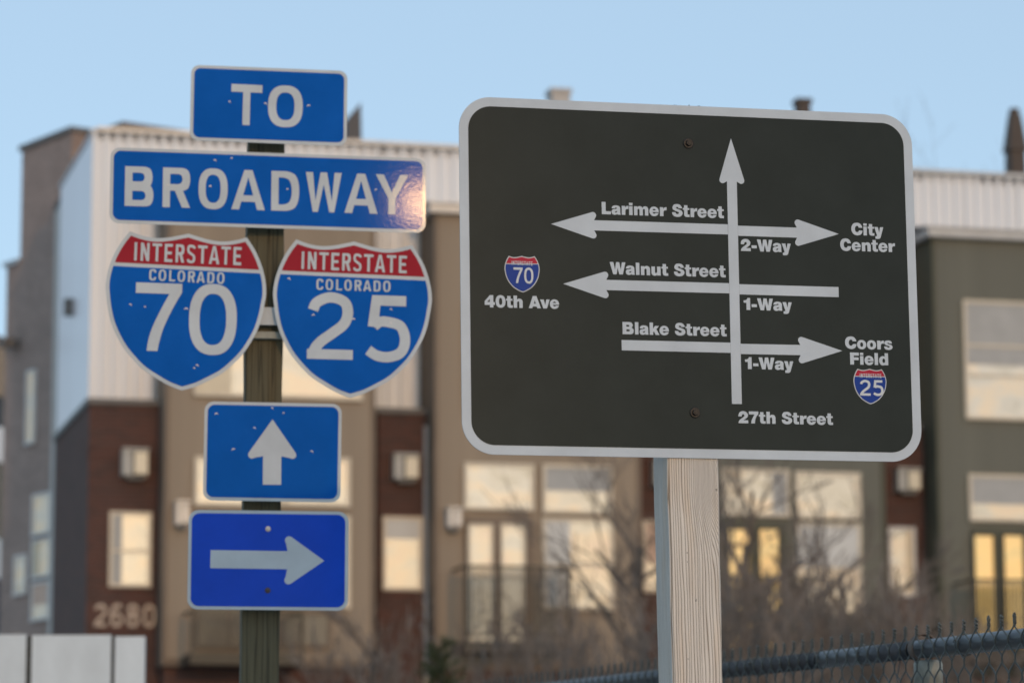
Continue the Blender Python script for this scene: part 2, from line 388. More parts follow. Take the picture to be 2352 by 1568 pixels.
    g('2', [sp([(.5, 56, 1), (2, 75), (14, 93), (39, 101.5), (63, 96), (78, 78), (79, 62), (72, 48), (57, 36), (43, 25, 1), (81, 25, 1), (81, 0, 1), (0, 0, 1), (3, 15), (14, 30.5), (36, 47), (48.5, 58), (49.5, 69), (40, 75.5), (30.5, 70), (28, 56, 1)])], [], 81, 3, 4)
    g('7', [sp([(0, 100, 1), (78, 100, 1), (78, 79, 1), (60, 53), (50.5, 25), (49, 0, 1), (17, 0, 1), (24, 32), (47, 75, 1), (0, 75, 1)])], [], 78, 3, 3)
    g('1', [sp([(22, 0, 1), (53, 0, 1), (53, 100, 1), (31, 100, 1), (26, 88), (14, 81), (0, 80, 1), (0, 60, 1), (22, 60, 1)])], [], 53, 5, 7)
    g('-', [rc(0, 25, 43, 49)], [], 43, 4, 1)
    g('C', [sp([(93, 39.5, 1), (63.5, 39.5, 1), (58, 29), (48, 25), (37, 29), (31, 42), (31, 57), (36, 71), (47, 77), (57, 73.5), (62.5, 62.5, 1), (92, 62.5, 1), (86, 82), (71, 98), (47, 103), (20, 96), (4.5, 76), (0, 51), (4.5, 28), (20, 7), (47, -2), (74, 4), (88, 20)])], [], 93, 3, 2)
    g('F', [[(0, 0), (32, 0), (32, 37), (72, 37), (72, 60), (32, 60), (32, 75), (75, 75), (75, 100), (0, 100)]], [], 75, 6, 4)
    g('d', [rc(49, 0, 78, 100), ell(33, 36.5, 33, 39, 2.1, 36)], [ell(40, 37, 11.5, 18, 2.3, 24)], 78, 3, 6)
    g('B', [sp([(0, 0, 1), (0, 100, 1), (50, 100, 1), (72, 96), (83, 80), (83, 68), (74, 55, 1), (88, 42), (91, 28), (85, 9), (70, 1), (56, 0, 1)])], [sp([(31, 62, 1), (31, 77, 1), (48, 77, 1), (54.5, 74), (54.5, 65), (48, 62, 1)]), sp([(31, 23, 1), (31, 40, 1), (50, 40, 1), (58.5, 36), (58.5, 27), (50, 23, 1)])], 91, 6, 4)
    g('k', [[(0, 0), (28, 0), (28, 20), (35, 28), (48, 0), (80, 0), (55, 46), (77, 73), (45, 73), (28, 51), (28, 100), (0, 100)]], [], 79, 6, -1)
    return G

# highway gothic, drawn as strokes: cap height 100
def highway(t=17, k=1.0):
    """t: stroke, k: width factor"""
    G = {}; h = t / 2; sp = smooth_path
    def g(ch, adds, subs, w, l=10, r=10): G[ch] = (adds, subs, w, l, r)
    def dia(x0, y0, x1, y1, hw): return [(x0 - hw, y0), (x0 + hw, y0), (x1 + hw, y1), (x1 - hw, y1)]
    def bowl(x0, y0, x1, y1, rr):   # D-shaped outline, flat left
        return sp([(x0, y0, 1), (x1 - rr, y0, 1), (x1 - rr * .3, y0 + rr * .25), (x1, y0 + rr), (x1, y1 - rr), (x1 - rr * .3, y1 - rr * .25), (x1 - rr, y1, 1), (x0, y1, 1)])
    w = 66 * k
    g('T', [rc(0, 100 - t, w * 1.1, 100), rc(w * .55 - h, 0, w * .55 + h, 100)], [], w * 1.1, 4, 4)
    g('I', [rc(0, 0, t, 100)], [], t)
    g('L', [rc(0, 0, t, 100), rc(0, 0, w * .9, t)], [], w * .9, 10, 4)
    g('E', [rc(0, 0, t, 100), rc(0, 0, w * .92, t), rc(0, 100 - t, w * .92, 100), rc(0, 50 - h, w * .82, 50 + h)], [], w * .92, 10, 6)
    g('N', [rc(0, 0, t, 100), rc(w - t, 0, w, 100), [(0, 100), (t * 1.08, 100), (w, 0), (w - t * 1.08, 0)]], [], w)
    ow = 72 * k
    g('O', [ell(ow / 2, 50, ow / 2, 51.5, 2.5, 44)], [ell(ow / 2, 50, ow / 2 - t, 51.5 - t * .92, 2.5, 44)], ow, 8, 8)
    g('0', [ell(35 * k, 50, 35 * k, 51, 2.4, 44)], [ell(35 * k, 50, 35 * k - t, 51 - t * .92, 2.4, 44)], 70 * k, 8, 8)
    g('D', [bowl(0, 0, w, 100, 32 * k)], [bowl(t, t * .9, w - t, 100 - t * .9, 22 * k)], w, 10, 8)
    aw = 80 * k; q = h * 1.08
    g('A', [[(0, 0), (t * 1.06, 0), (aw / 2, 82), (aw - t * 1.06, 0), (aw, 0), (aw / 2 + t * .55, 100), (aw / 2 - t * .55, 100)], rc(aw * .24, 20, aw * .76, 20 + t * .92)], [], aw, 3, 3)
    g('Y', [[(0, 100), (t * 1.12, 100), (aw * .5, 55), (aw - t * 1.12, 100), (aw, 100), (aw * .5 + h, 40), (aw * .5 - h, 40)], rc(aw * .5 - h, 0, aw * .5 + h, 46)], [], aw, 2, 3)
    ww = 88 * k
    g('W', [[(0, 100), (t, 100), (ww * .27, 28), (ww * .5 - t * .45, 100), (ww * .5 + t * .45, 100), (ww * .73, 28), (ww - t, 100), (ww, 100), (ww * .80, 0), (ww * .66, 0), (ww * .5, 70), (ww * .34, 0), (ww * .20, 0)]], [], ww, 5, 5)
    def bp(x1, y0, y1): rr = (y1 - y0) * .34; return bowl(0, y0, x1, y1, rr)
    def bi(x1, y0, y1): rr = (y1 - y0 - 1.8 * t) * .46; return bowl(t, y0 + t * .9, x1 - t, y1 - t * .9, max(rr, 2))
    g('B', [bp(w, 0, 56), bp(w * .96, 46, 100)], [bi(w, 0, 56 - t * .1), bi(w * .96, 45 + t * .1, 100)], w, 10, 7)
    g('R', [bp(w * .98, 42, 100), rc(0, 0, t, 100), [(w * .42 - 2, 50), (w * .42 + t, 50), (w, 0), (w - t * 1.12, 0)]], [bi(w * .98, 43, 100)], w, 10, 5)
    c = w / 2
    g('C', ribbon([(w - h * .9, 70), (w * .84 - h * .3, 88), (c, 100 - h + 1), (w * .16 + h * .4, 87), (h, 66), (h, 34), (w * .16 + h * .4, 13), (c, h - 1), (w * .84 - h * .3, 12), (w - h * .9, 30)], h), [], w, 8, 6)
    g('S', ribbon([(w - h * .8, 80), (w * .8 - h * .2, 90), (c, 100 - h + 1.5), (w * .2 + h * .2, 91), (h + .5, 76), (w * .22, 61), (c, 50.5), (w * .78, 40), (w - h - .5, 25), (w * .8 - h * .2, 10), (c, h - 1.5), (w * .2 + h * .2, 9.5), (h * .8, 20)], h * .9, 8), [], w, 7, 7)
    g('7', [sp([(0, 100, 1), (70 * k, 100, 1), (70 * k, 87, 1), (55 * k, 60), (42 * k, 30), (35 * k, 0, 1), (35 * k - t * 1.05, 0, 1), (24 * k, 28), (38 * k, 60), (51 * k, 100 - t, 1), (0, 100 - t, 1)])], [], 70 * k, 8, 4)
    g('2', ribbon([(8 * k, 73), (14 * k, 85), (33 * k, 100 - h + .5), (53 * k, 87), (59 * k, 72), (54 * k, 54), (38 * k, 40), (20 * k, 26), (11 * k, 14), (8.6 * k, 1)], h) + [rc(0, 0, 67 * k, t * .95)], [], 67 * k, 8, 8)
    g('5', [rc(9 * k, 100 - t, 60 * k, 100), [(9 * k, 100), (9 * k + t * .9, 100), (5 * k + t * .9, 58), (6 * k + t, 51), (3 * k, 53)]] + ribbon([(12 * k, 53), (21 * k, 60), (34 * k, 63 - h * .4), (52 * k, 54), (59 * k, 34), (53 * k, 15), (35 * k, h - .5), (17 * k, 9), (4 * k, 17)], h), [], 67 * k, 8, 8)
    g('6', ribbon([(60 * k, 84), (50 * k, 92), (36 * k, 100 - h), (18 * k, 86), (9 * k, 60), (9 * k, 36)], h) + [ell(35 * k, 32, 35 * k, 33, 2.1, 36)], [ell(35 * k, 32, 35 * k - t, 33 - t * .9, 2.1, 30)], 70 * k, 8, 8)
    g('8', [ell(35 * k, 28, 35 * k, 29, 2.2, 36), ell(35 * k, 75, 31 * k, 26, 2.2, 36)], [ell(35 * k, 28, 35 * k - t, 29 - t * .85, 2.2, 30), ell(35 * k, 75, 31 * k - t, 26 - t * .85, 2.2, 30)], 70 * k, 8, 8)
    return G
HEAVY = heavy(); HW = highway(17.5, 1.0); HWC = highway(15.5, .80); HWT = highway(19, 1.12); HWN = highway(16, 1.0); HWR = highway(15.5, 1.0)

_gc = {}
def glyph_fill(G, ch):
    key = (id(G), ch)
    if key not in _gc: _gc[key] = union2d(G[ch][0], G[ch][1])
    return _gc[key]
def word_polys(text, G, space=44, track=0):
    """per-glyph (verts, faces) in units with the pen starting at x=0; returns list and width"""
    out = []; x = 0; first = True
    for ch in text:
        if ch == ' ': x += space; continue
        adds, subs, w, l, r = G[ch]
        if first: l = 0; first = False
        x += l
        v, f = glyph_fill(G, ch)
        out.append(([(p[0] + x, p[1]) for p in v], f)); x += w + r + track; last = r + track
    return out, x - last

# ------------------------------------------------------------------ sign planes
class Plane:
    """a sign's own frame: u right, v up, n out of the face"""
    def __init__(s, yaw, tilt, roll, c):
        y, t, r = R(yaw), R(tilt), R(roll)
        u = Vector((math.cos(y), math.sin(y), 0)); n = Vector((math.sin(y), -math.cos(y), 0)); v = Vector((0, 0, 1))
        n2 = n * math.cos(t) + v * math.sin(t); v2 = v * math.cos(t) - n * math.sin(t)
        s.u = u * math.cos(r) + v2 * math.sin(r); s.v = v2 * math.cos(r) - u * math.sin(r); s.n = n2; s.c = Vector(c)
        s.mw = Matrix(((s.u.x, s.v.x, s.n.x, s.c.x), (s.u.y, s.v.y, s.n.y, s.c.y), (s.u.z, s.v.z, s.n.z, s.c.z), (0, 0, 0, 1)))
    def at(s, x, y):
        p = on_plane(x, y, s.c, s.n) - s.c; return Vector((p.dot(s.u), p.dot(s.v)))
def sheet(name, vf, z, m, parent):
    v, f = vf; return mesh_obj(name, [(p[0], p[1], z) for p in v], f, m, parent)
def slab(name, poly, z0, z1, m, parent):
    n = len(poly); v = [(p[0], p[1], z0) for p in poly] + [(p[0], p[1], z1) for p in poly]
    f = [list(range(n))[::-1], list(range(n, 2 * n))] + [[i, (i + 1) % n, n + (i + 1) % n, n + i] for i in range(n)]
    return mesh_obj(name, v, f, m, parent)
def lettering(pl, text, G, xL, yL, xR, yR, cap, z, m, parent, space=44, track=0, name='lettering'):
    """one mesh per word; cap in the same pixels as the ends of the base line"""
    a = pl.at(xL, yL); b = pl.at(xR, yR); d = b - a; L = d.length; d.normalize(); up = Vector((-d.y, d.x))
    mid = pl.at((xL + xR) / 2, (yL + yR) / 2 - cap) - pl.at((xL + xR) / 2, (yL + yR) / 2)
    H = mid.length
    gl, wd = word_polys(text, G, space, track); sx = L / wd; sy = H / 100
    V = []; F = []
    for v, f in gl:
        k = len(V); V += [a + d * (p[0] * sx) + up * (p[1] * sy) for p in v]; F += [[i + k for i in q] for q in f]
    return mesh_obj(name, [(p.x, p.y, z) for p in V], F, m, parent)
def arrow_poly(tip, tail, half, head, shaft, lobe):
    """outline of a highway arrow from tail (flat end or None) to tip, in plane coords"""
    d = (tip - tail); L = d.length; d = d.normalized(); s_ = Vector((-d.y, d.x))
    yl = half - lobe
    def P(a, b): return tip - d * a + s_ * b
    pts = [P(0, 0)]
    hl = head - lobe
    ang0 = math.atan2(yl + lobe, hl)
    for k in range(9):      # rounded barb
        a = math.pi / 2 - math.atan2(yl, hl) * .9 - k / 8 * R(205)
        pts.append(P(hl - lobe * math.cos(a + 0) * 1 if False else hl - lobe * math.cos(a), yl + lobe * math.sin(a)))
    body = head - lobe * 1.35
    pts.append(P(body, shaft))
    left = pts + [P(L, shaft)]
    right = [tip - (q - tip) * 0 for q in []]
    mir = []
    for q in left[1:][::-1]:
        r = q - tip; mir.append(tip + d * r.dot(d) - s_ * r.dot(s_))
    return left + mir

# barb built more simply: triangle + two discs + shaft, unioned
def arrow(pl, tip, tail, W2, head, sh, lobe, z, m, parent):
    """W2: half width over the barbs, head: tip to the back of the barbs, sh: half shaft (metres in plane)"""
    d = tip - tail; L = d.length; d.normalize(); s_ = Vector((-d.y, d.x))
    P = lambda a, b: tip - d * a + s_ * b
    cy = W2 - lobe; cx_ = head - lobe
    dist = math.hypot(cx_, cy); phi = math.asin(lobe / dist); th = math.atan2(cy, cx_) + phi
    tl = math.sqrt(dist * dist - lobe * lobe)
    tu = (tl * math.cos(th), tl * math.sin(th))
    notch = head - lobe * .65
    # inner tangent from the barb down to the shaft
    tri = [P(0, 0), P(*tu), P(cx_, cy), P(cx_ + lobe * .75, cy - lobe * .66), P(notch, sh), P(notch, -sh), P(cx_ + lobe * .75, -cy + lobe * .66), P(cx_, -cy), P(tu[0], -tu[1])]
    discs = [[P(cx_ + lobe * math.cos(a), sg * cy + lobe * math.sin(a)) for a in [2 * math.pi * k / 24 for k in range(24)]] for sg in (1, -1)]
    shaft = [P(notch - lobe, sh), P(L, sh), P(L, -sh), P(notch - lobe, -sh)]
    return sheet('arrow', union2d([tri, shaft] + discs), z, m, parent)

def shield_half():
    r = [(0, 0), (.085, .028), (.174, .075), (.25, .122), (.313, .18), (.375, .25), (.423, .327), (.462, .41), (.487, .50), (.50, .58), (.507, .64), (.502, .71), (.486, .78), (.459, .855), (.42, .93), (.375, 1.0)]
    top = [(.37, 1.0, 1), (.29, .975), (.21, .964), (.13, .972), (.06, .988), (0, 1.004, 1)]
    return r, top
def shield_outline(inset=0.):
    r, top = shield_half()
    side = [(0, 0, 1)] + [(x, y) for x, y in r[1:-1]] + [top[0]] + top[1:]
    full = side + [(-p[0], p[1], *p[2:]) for p in side[1:-1]][::-1]
    pts = smooth_path(full, True, 4)
    if inset:
        n = len(pts); o = []
        for i in range(n):
            a = (pts[i] - pts[i - 1]); b = (pts[(i + 1) % n] - pts[i])
            a = a.normalized() if a.length > 1e-7 else b.normalized(); b = b.normalized() if b.length > 1e-7 else a
            na = Vector((-a.y, a.x)); nb = Vector((-b.y, b.x)); m_ = (na + nb); m_ = m_ / max(.35, m_.length_squared / 2) / 1
            o.append(pts[i] + m_ * inset)
        return o
    return pts
def clip_y(poly, y0, y1):
    def half(P, yy, keep_above):
        out = []
        for i in range(len(P)):
            a, b = P[i - 1], P[i]; ia = (a.y >= yy) == keep_above; ib = (b.y >= yy) == keep_above
            if ia != ib:
                t = (yy - a.y) / (b.y - a.y); out.append(a + (b - a) * t)
            if ib: out.append(b)
        return out
    return half(half(poly, y0, True), y1, False)

def make_shield(pl, parent, tip, cusp, lw, zb, mats, inset=.024, plate=True, name_plate='sign_plate'):
    """tip and cusp in plane coords; returns a mapper"""
    up = cusp - tip; H = up.length; up.normalize(); rt = Vector((up.y, -up.x))
    mp = lambda q: tip + rt * (q[0] * H * lw) + up * (q[1] * H)
    out = [mp(q) for q in shield_outline()]
    if plate: slab(name_plate, out, -.002, 0, mats[0], parent)
    else: sheet(name_plate, union2d([out]), zb, mats[0], parent)
    ins = shield_outline(inset)
    sheet('red_band', union2d([[mp(q) for q in clip_y(ins, .795, 2)]]), zb + .0006, mats[1], parent)
    sheet('blue_field', union2d([[mp(q) for q in clip_y(ins, -1, .771)]]), zb + .0006, mats[2], parent)

def hexbolt(pl, parent, x, y, r, m, name='bolt', star=False):
    c = pl.at(x, y); b = MB()
    def ring(rad, z, n, ph=0): return [(c.x + rad * math.cos(2 * math.pi * k / n + ph), c.y + rad * math.sin(2 * math.pi * k / n + ph), z) for k in range(n)]
    def stack(rs, n, ph=0):
        v = []; f = []
        for rad, z in rs: v += ring(rad, z, n, ph)
        for i in range(len(rs) - 1):
            for k in range(n): f.append([i * n + k, i * n + (k + 1) % n, (i + 1) * n + (k + 1) % n, (i + 1) * n + k])
        f.append([(len(rs) - 1) * n + k for k in range(n)]); b.add(v, f)
    stack([(r, .0004), (r, .002), (r * .88, .0028)], 24)
    stack([(r * .62, .0026), (r * .6, .0065), (r * .5, .0075)], 6, .3)
    stack([(r * .28, .0074), (r * .24, .0082)], 12)
    return b.build(name, m, parent)

# ================================================================== GROUND
g = mesh_obj('ground', [(-1500, -1500, 0), (1500, -1500, 0), (1500, 1500, 0), (-1500, 1500, 0)], [[0, 1, 2, 3]], varied('gravel_and_dry_grass', (.34, .33, .31), .95, .35, .3, (1, 1, 1), .5, 9))
tag(g, kind='structure')

# ================================================================== BUILDINGS
TH = R(14.3); FU = Vector((math.cos(TH), math.sin(TH), 0)); FN = Vector((math.sin(TH), -math.cos(TH), 0))
O0 = at_depth(200, 1200, 55); O0.z = 0
def FP(x, y, off=0.):
    p = on_plane(x, y, O0 + FN * off, FN) - O0
    return p.dot(FU), p.z
def fs(x, off=0., y=1250): return FP(x, y, off)[0]
def fz(x, y, off=0.): return FP(x, y, off)[1]
TOPZ = fz(600, 323, -.5)
CLAD_BOT = 4.0
DEP = 9.0     # depth of the houses

def unit_frame(s0):
    p = O0 + FU * s0
    return Matrix.Translation(p) @ Matrix.Rotation(TH, 4, 'Z')
board_mesh = {}
def siding(parent, s0, s1, off, z0, z1, m, key, pitch=.125):
    """one board object per course, all sharing one mesh"""
    w = s1 - s0
    k = (key, round(w, 3))
    if k not in board_mesh:
        v = [(0, 0, 0), (w, 0, 0), (w, -.022, 0), (0, -.022, 0), (0, 0, pitch), (w, 0, pitch), (w, -.006, pitch), (0, -.006, pitch)]
        me = bpy.data.meshes.new('siding_board'); me.from_pydata(v, [], [[0, 1, 2, 3], [7, 6, 5, 4], [3, 2, 6, 7], [0, 3, 7, 4], [2, 1, 5, 6]]); me.materials.append(m); board_mesh[k] = me
    n = int((z1 - z0) / pitch)
    for i in range(n):
        o = mesh_obj('siding_board', None, None, None, parent, me=board_mesh[k]); o.location = (s0, -off, z1 - (i + 1) * pitch)
BLINDS = [varied('white_blind', (.62, .62, .60), .6, 3, .05), varied('cream_blind', (.70, .60, .44), .6, 3, .06), varied('pinkish_curtain', (.66, .48, .38), .7, 3, .08), varied('grey_shade', (.42, .42, .41), .7, 3, .08)]
brnd = random.Random(21)
def window(parent, s0, s1, z0, z1, off, frame=.055, fm=None, gm=None, bars=(), vbars=(), proud=.05, label=None):
    fm = fm or M['cream']; gm = gm or M['glass']; y1 = -off - .004; y0 = y1 - proud
    b = MB()
    b.box(s0, s1, y0, y1, z1 - frame, z1); b.box(s0, s1, y0 - .02, y1, z0, z0 + frame)
    b.box(s0, s0 + frame, y0, y1, z0 + frame, z1 - frame); b.box(s1 - frame, s1, y0, y1, z0 + frame, z1 - frame)
    for t in bars: zz = z0 + (z1 - z0) * t; b.box(s0 + frame, s1 - frame, y0 + .006, y1, zz - frame * .4, zz + frame * .4)
    for t in vbars: ss = s0 + (s1 - s0) * t; b.box(ss - frame * .35, ss + frame * .35, y0 + .008, y1, z0 + frame, z1 - frame)
    w = b.build('window', fm, parent)
    if label: w['label'] = label
    zc = (z0 + z1) / 2
    y = y1 - .02
    mesh_obj('pane', [(s0 + frame, y, z0 + frame), (s1 - frame, y, z0 + frame), (s1 - frame, y, z1 - frame), (s0 + frame, y, z1 - frame)], [[0, 1, 2, 3]], gm, w)
    if gm in (M['glass'], M['glass_blind']) and (s1 - s0) > .45 and brnd.random() < .75:
        xa, xb_ = s0 + frame, s1 - frame; m_ = brnd.choice(BLINDS); q = brnd.random()
        if q < .55: za, zc_ = z0 + (z1 - z0) * brnd.uniform(.35, .7), z1 - frame
        elif q < .8: za, zc_ = z0 + frame, z1 - frame; xb_ = xa + (xb_ - xa) * brnd.uniform(.15, .4)
        else: za, zc_ = z0 + frame, z1 - frame; xa = xb_ - (xb_ - xa) * brnd.uniform(.15, .5)
        MB().box(xa, xb_, y - .008, y - .003, za, zc_).build('blind', m_, w)
    return w
def pxwin(parent, s_org, x0, x1, y0, y1, off, **kw):
    yc = (y0 + y1) / 2; xc = (x0 + x1) / 2
    return window(parent, FP(x0, yc, off)[0] - s_org, FP(x1, yc, off)[0] - s_org, FP(xc, y1, off)[1], FP(xc, y0, off)[1], off, **kw)
def wall_light(parent, s_org, x0, x1, y0, y1, off, grey=False):
    yc = (y0 + y1) / 2; s0 = FP(x0, yc, off)[0] - s_org; s1 = FP(x1, yc, off)[0] - s_org; z0 = FP((x0 + x1) / 2, y1, off)[1]; z1 = FP((x0 + x1) / 2, y0, off)[1]
    b = MB(); y = -off
    b.box(s0, s1, y - .04, y, z0 + .02, z1)
    b.box(s0 + .01, s0 + (s1 - s0) * .38, y - .22, y - .04, z0 + .03, z1 - .02)
    b.box(s0, s1, y - .26, y - .04, z1 - .02, z1 + .02)
    o = b.build('wall_light', M['flash'] if grey else M['lamp_body'], parent)
    sx0 = s0 + (s1 - s0) * .46
    MB().box(sx0, s1 - .02, y - .24, y - .045, z0 + .05, z1 - .04).build('diffuser', M['flash'] if grey else M['lamp_lens'], o)
    MB().box(s0 + (s1 - s0) * .2, s0 + (s1 - s0) * .8, y - .18, y - .05, z0 - .04, z0 + .02).build('lamp_base', M['fascia'], o)

def clad_panels(parent, s0, s1, off, z0, z1, width=1.08, pitch=.215):
    """corrugated sheets, one object each, sharing a mesh where equal"""
    n = max(1, round((s1 - s0) / width)); w = (s1 - s0) / n; ribs = max(1, round(w / pitch)); pw = w / ribs
    prof = []
    for k in range(ribs):
        x = k * pw; prof += [(x, 0), (x + pw * .46, 0), (x + pw * .54, -.06), (x + pw * .92, -.06)]
    prof.append((w, 0))
    v = [(x, y, 0) for x, y in prof] + [(x, y, z1 - z0) for x, y in prof]; m_ = len(prof)
    v += [(x, .02, 0) for x, y in prof] + [(x, .02, z1 - z0) for x, y in prof]
    f = [[i, i + 1, m_ + i + 1, m_ + i] for i in range(m_ - 1)] + [[i, i + 1, 3 * m_ + i - m_ + 1 - 0, 2 * m_ + i][::1] for i in range(0)]
    f += [[m_ + i, m_ + i + 1, 3 * m_ + i + 1, 3 * m_ + i] for i in range(m_ - 1)]
    me = bpy.data.meshes.new('metal_panel'); me.from_pydata(v, [], f); me.materials.append(M['clad'])
    for i in range(n):
        o = mesh_obj('metal_panel', None, None, None, parent, me=me); o.location = (s0 + i * w, -off, z0)

ZBB = fz(620, 1530, .6)
def house(label, xb0, xb1, xv1, siding_m, trim_m, key, brick_top, bay_top, first=False, xnext=None):
    """xb0..xb1 brick tower, xb1..xv1 projecting bay (pixels on their own planes)"""
    s0 = fs(xb0); t = thing('town_house', label, 'house', unit_frame(s0), 'row of attached town houses')
    b0, b1 = 0, fs(xb1) - s0; v0 = fs(xb1 + 8, .6) - s0; v1 = fs(xv1, .6) - s0
    zt = brick_top; zb = bay_top
    back = DEP
    e = (fs(xnext) - s0 + .12) if xnext else v1 + .3
    # main block behind everything
    MB().box(.14, e, .56, back, 0, TOPZ - .12).build('wall', M['vent_white'], t)
    MB().box(.12, e, .52, back, TOPZ - .118, TOPZ - .02).build('roof', M['roofing'], t)
    clad_panels(t, .14, e, -.52, zt - .4, TOPZ)
    MB().box(.10, e, .36, .60, TOPZ + .002, TOPZ + .07).build('parapet_cap', M['flash'], t)
    # brick tower
    bt = MB().box(b0, b1, 0, (5.0 if first else .50), 0, zt - .10); bt.build('brick_tower', M['brick'], t)
    MB().box(b0 - .04, b1 + .03, -.05, (5.0 if first else .48), zt - .098, zt).build('cornice', M['fascia'], t)
    for dz in (.85, 1.0): MB().box(b0 - .012, b1 + .008, -.014, .3, zt - dz, zt - dz + .05).build('brick_band', M['brick'], t)
    if not first: MB().box(b1 - .13, b1 - .05, -.07, -.001, 2.0, zt - .3).build('downspout', M['flash'], t)
    # projecting bay
    MB().box(v0, v1, -.595, .55, ZBB, zb - .22).build('bay_wall', trim_m, t)
    MB().box(v0 + .05, v1 - .05, -.40, .5, 0, ZBB - .002).build('bay_base', M['brick'], t)
    siding(t, v0, v1, .598, ZBB, zb - .2, siding_m, key)
    for s_ in (v0 - .01, v1 - .05): MB().box(s_, s_ + .07, -.64, -.56, ZBB, zb - .2).build('corner_trim', trim_m, t)
    MB().box(v0 - .12, v1 + .12, -.78, .5, zb - .198, zb - .06).build('fascia', siding_m if False else M['flash'], t)
    r = MB(); r.add([(v0 - .15, -.84, zb - .058), (v1 + .15, -.84, zb - .058), (v1 + .15, .5, zb + .16), (v0 - .15, .5, zb + .16), (v0 - .15, -.84, zb - .03), (v1 + .15, -.84, zb - .03), (v1 + .15, .5, zb + .19), (v0 - .15, .5, zb + .19)], [[3, 2, 1, 0], [4, 5, 6, 7], [0, 1, 5, 4], [1, 2, 6, 5], [2, 3, 7, 6], [3, 0, 4, 7]])
    r.build('canopy_roof', M['flash'], t)
    return t, s0
def balcony(t, s_org, x0, x1, y0, y1, off=.6, dep=.9):
    s0 = fs(x0, off + dep) - s_org; s1 = fs(x1, off + dep) - s_org; xm = (x0 + x1) / 2
    z1 = fz(xm, y0, off + dep); z0 = fz(xm, y1, off + dep)
    ya = -off - .02; yb = -off - dep
    b = MB(); b.box(s0, s1, yb, ya, z0 - .18, z0)
    o = b.build('balcony', M['dark_metal'], t)
    r = MB(); r.box(s0, s1, yb - .005, yb + .04, z1 - .04, z1); r.box(s0, s1, yb + .005, yb + .03, z0 + .08, z0 + .11)
    for ss in (s0, s1 - .045): r.box(ss, ss + .045, yb, yb + .045, z0, z1 - .041); r.box(ss + .004, ss + .04, yb + .046, ya, z1 - .04, z1)
    r.build('railing', M['dark_metal'], o)
    n = int((s1 - s0) / .065)
    for k in range(1, n):
        ss = s0 + (s1 - s0) * k / n
        MB().box(ss - .014, ss + .014, yb + .008, yb + .028, z0 + .11, z1 - .04).build('baluster', M['dark_metal'], o)
    return s0, s1, z0, z1

BT_A = fz(290, 916); BT_B = fz(930, 937)
# --- house A (number 2680)
tA, sA = house('brick and tan corner house numbered 2680 behind the blue signs', 200, 368, 858, M['tan'], M['tan_trim'], 'A', BT_A, fz(620, 430, .6), True, 868)
# side wall of the white upper storey
MB().box(.0, .135, -.0, 5.2, 0, .01)
dW = 5.0
MB().box(.06, .138, .53, dW + .3, BT_A - .3, TOPZ).build('side_cladding', M['clad_side'], tA)
MB().box(.03, .14, .5, dW + .3, TOPZ + .002, TOPZ + .06).build('side_cap', M['flash'], tA)
MB().box(.045, .15, .495, .528, BT_A - .3, TOPZ).build('corner_trim', M['clad'], tA)
MB().box(-.10, .058, 3.0, 3.16, TOPZ - 2.75, TOPZ - 2.45).build('side_lamp', M['fascia'], tA)
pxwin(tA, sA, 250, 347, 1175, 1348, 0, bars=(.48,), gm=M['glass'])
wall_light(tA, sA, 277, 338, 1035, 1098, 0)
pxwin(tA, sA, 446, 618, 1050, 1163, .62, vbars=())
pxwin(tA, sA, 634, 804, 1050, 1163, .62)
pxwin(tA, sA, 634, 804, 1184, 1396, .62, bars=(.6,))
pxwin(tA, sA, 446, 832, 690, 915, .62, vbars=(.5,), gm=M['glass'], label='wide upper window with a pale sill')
pxwin(tA, sA, 448, 600, 1196, 1486, .62, gm=M['glass_dark'], fm=M['tan_trim'], vbars=(.5,)); pxwin(tA, sA, 634, 760, 1405, 1486, .62, gm=M['glass_dark'], fm=M['tan_trim'])  # near-black panes stand in for the dim recess behind the balcony
wall_light(tA, sA, 400, 432, 1155, 1210, .62, True)
balcony(tA, sA, 440, 700, 1400, 1500)
# number
class FacePlane(Plane):
    def __init__(s): s.u = FU; s.v = Vector((0, 0, 1)); s.n = FN; s.c = O0.copy()
fp = FacePlane()
def facade_number(parent, xL, xR, yb, yt):
    gl, wd = word_polys('2680', HWN, 40, 6)
    a = FP(xL, yb); b_ = FP(xR, yb); c = FP(xL, yt); sx = (b_[0] - a[0]) / wd; sy = (c[1] - a[1]) / 100
    for v, f in gl:
        n = len(v); V = [(a[0] + p[0] * sx, -.05, a[1] + p[1] * sy) for p in v] + [(a[0] + p[0] * sx, -.012, a[1] + p[1] * sy) for p in v]
        edges = {}
        for q in f:
            for i in range(len(q)): edges[(q[i - 1], q[i])] = 1
        F = [list(q) for q in f] + [[j, i, i + n, j + n] for (i, j) in edges if (j, i) not in edges]
        mesh_obj('house_number', V, F, M['number'], parent)
M['number'] = varied('brushed_number_metal', (.22, .21, .215), .4, 20, .1, metal=.3)
facade_number(tA, 215, 355, 1438, 1386)

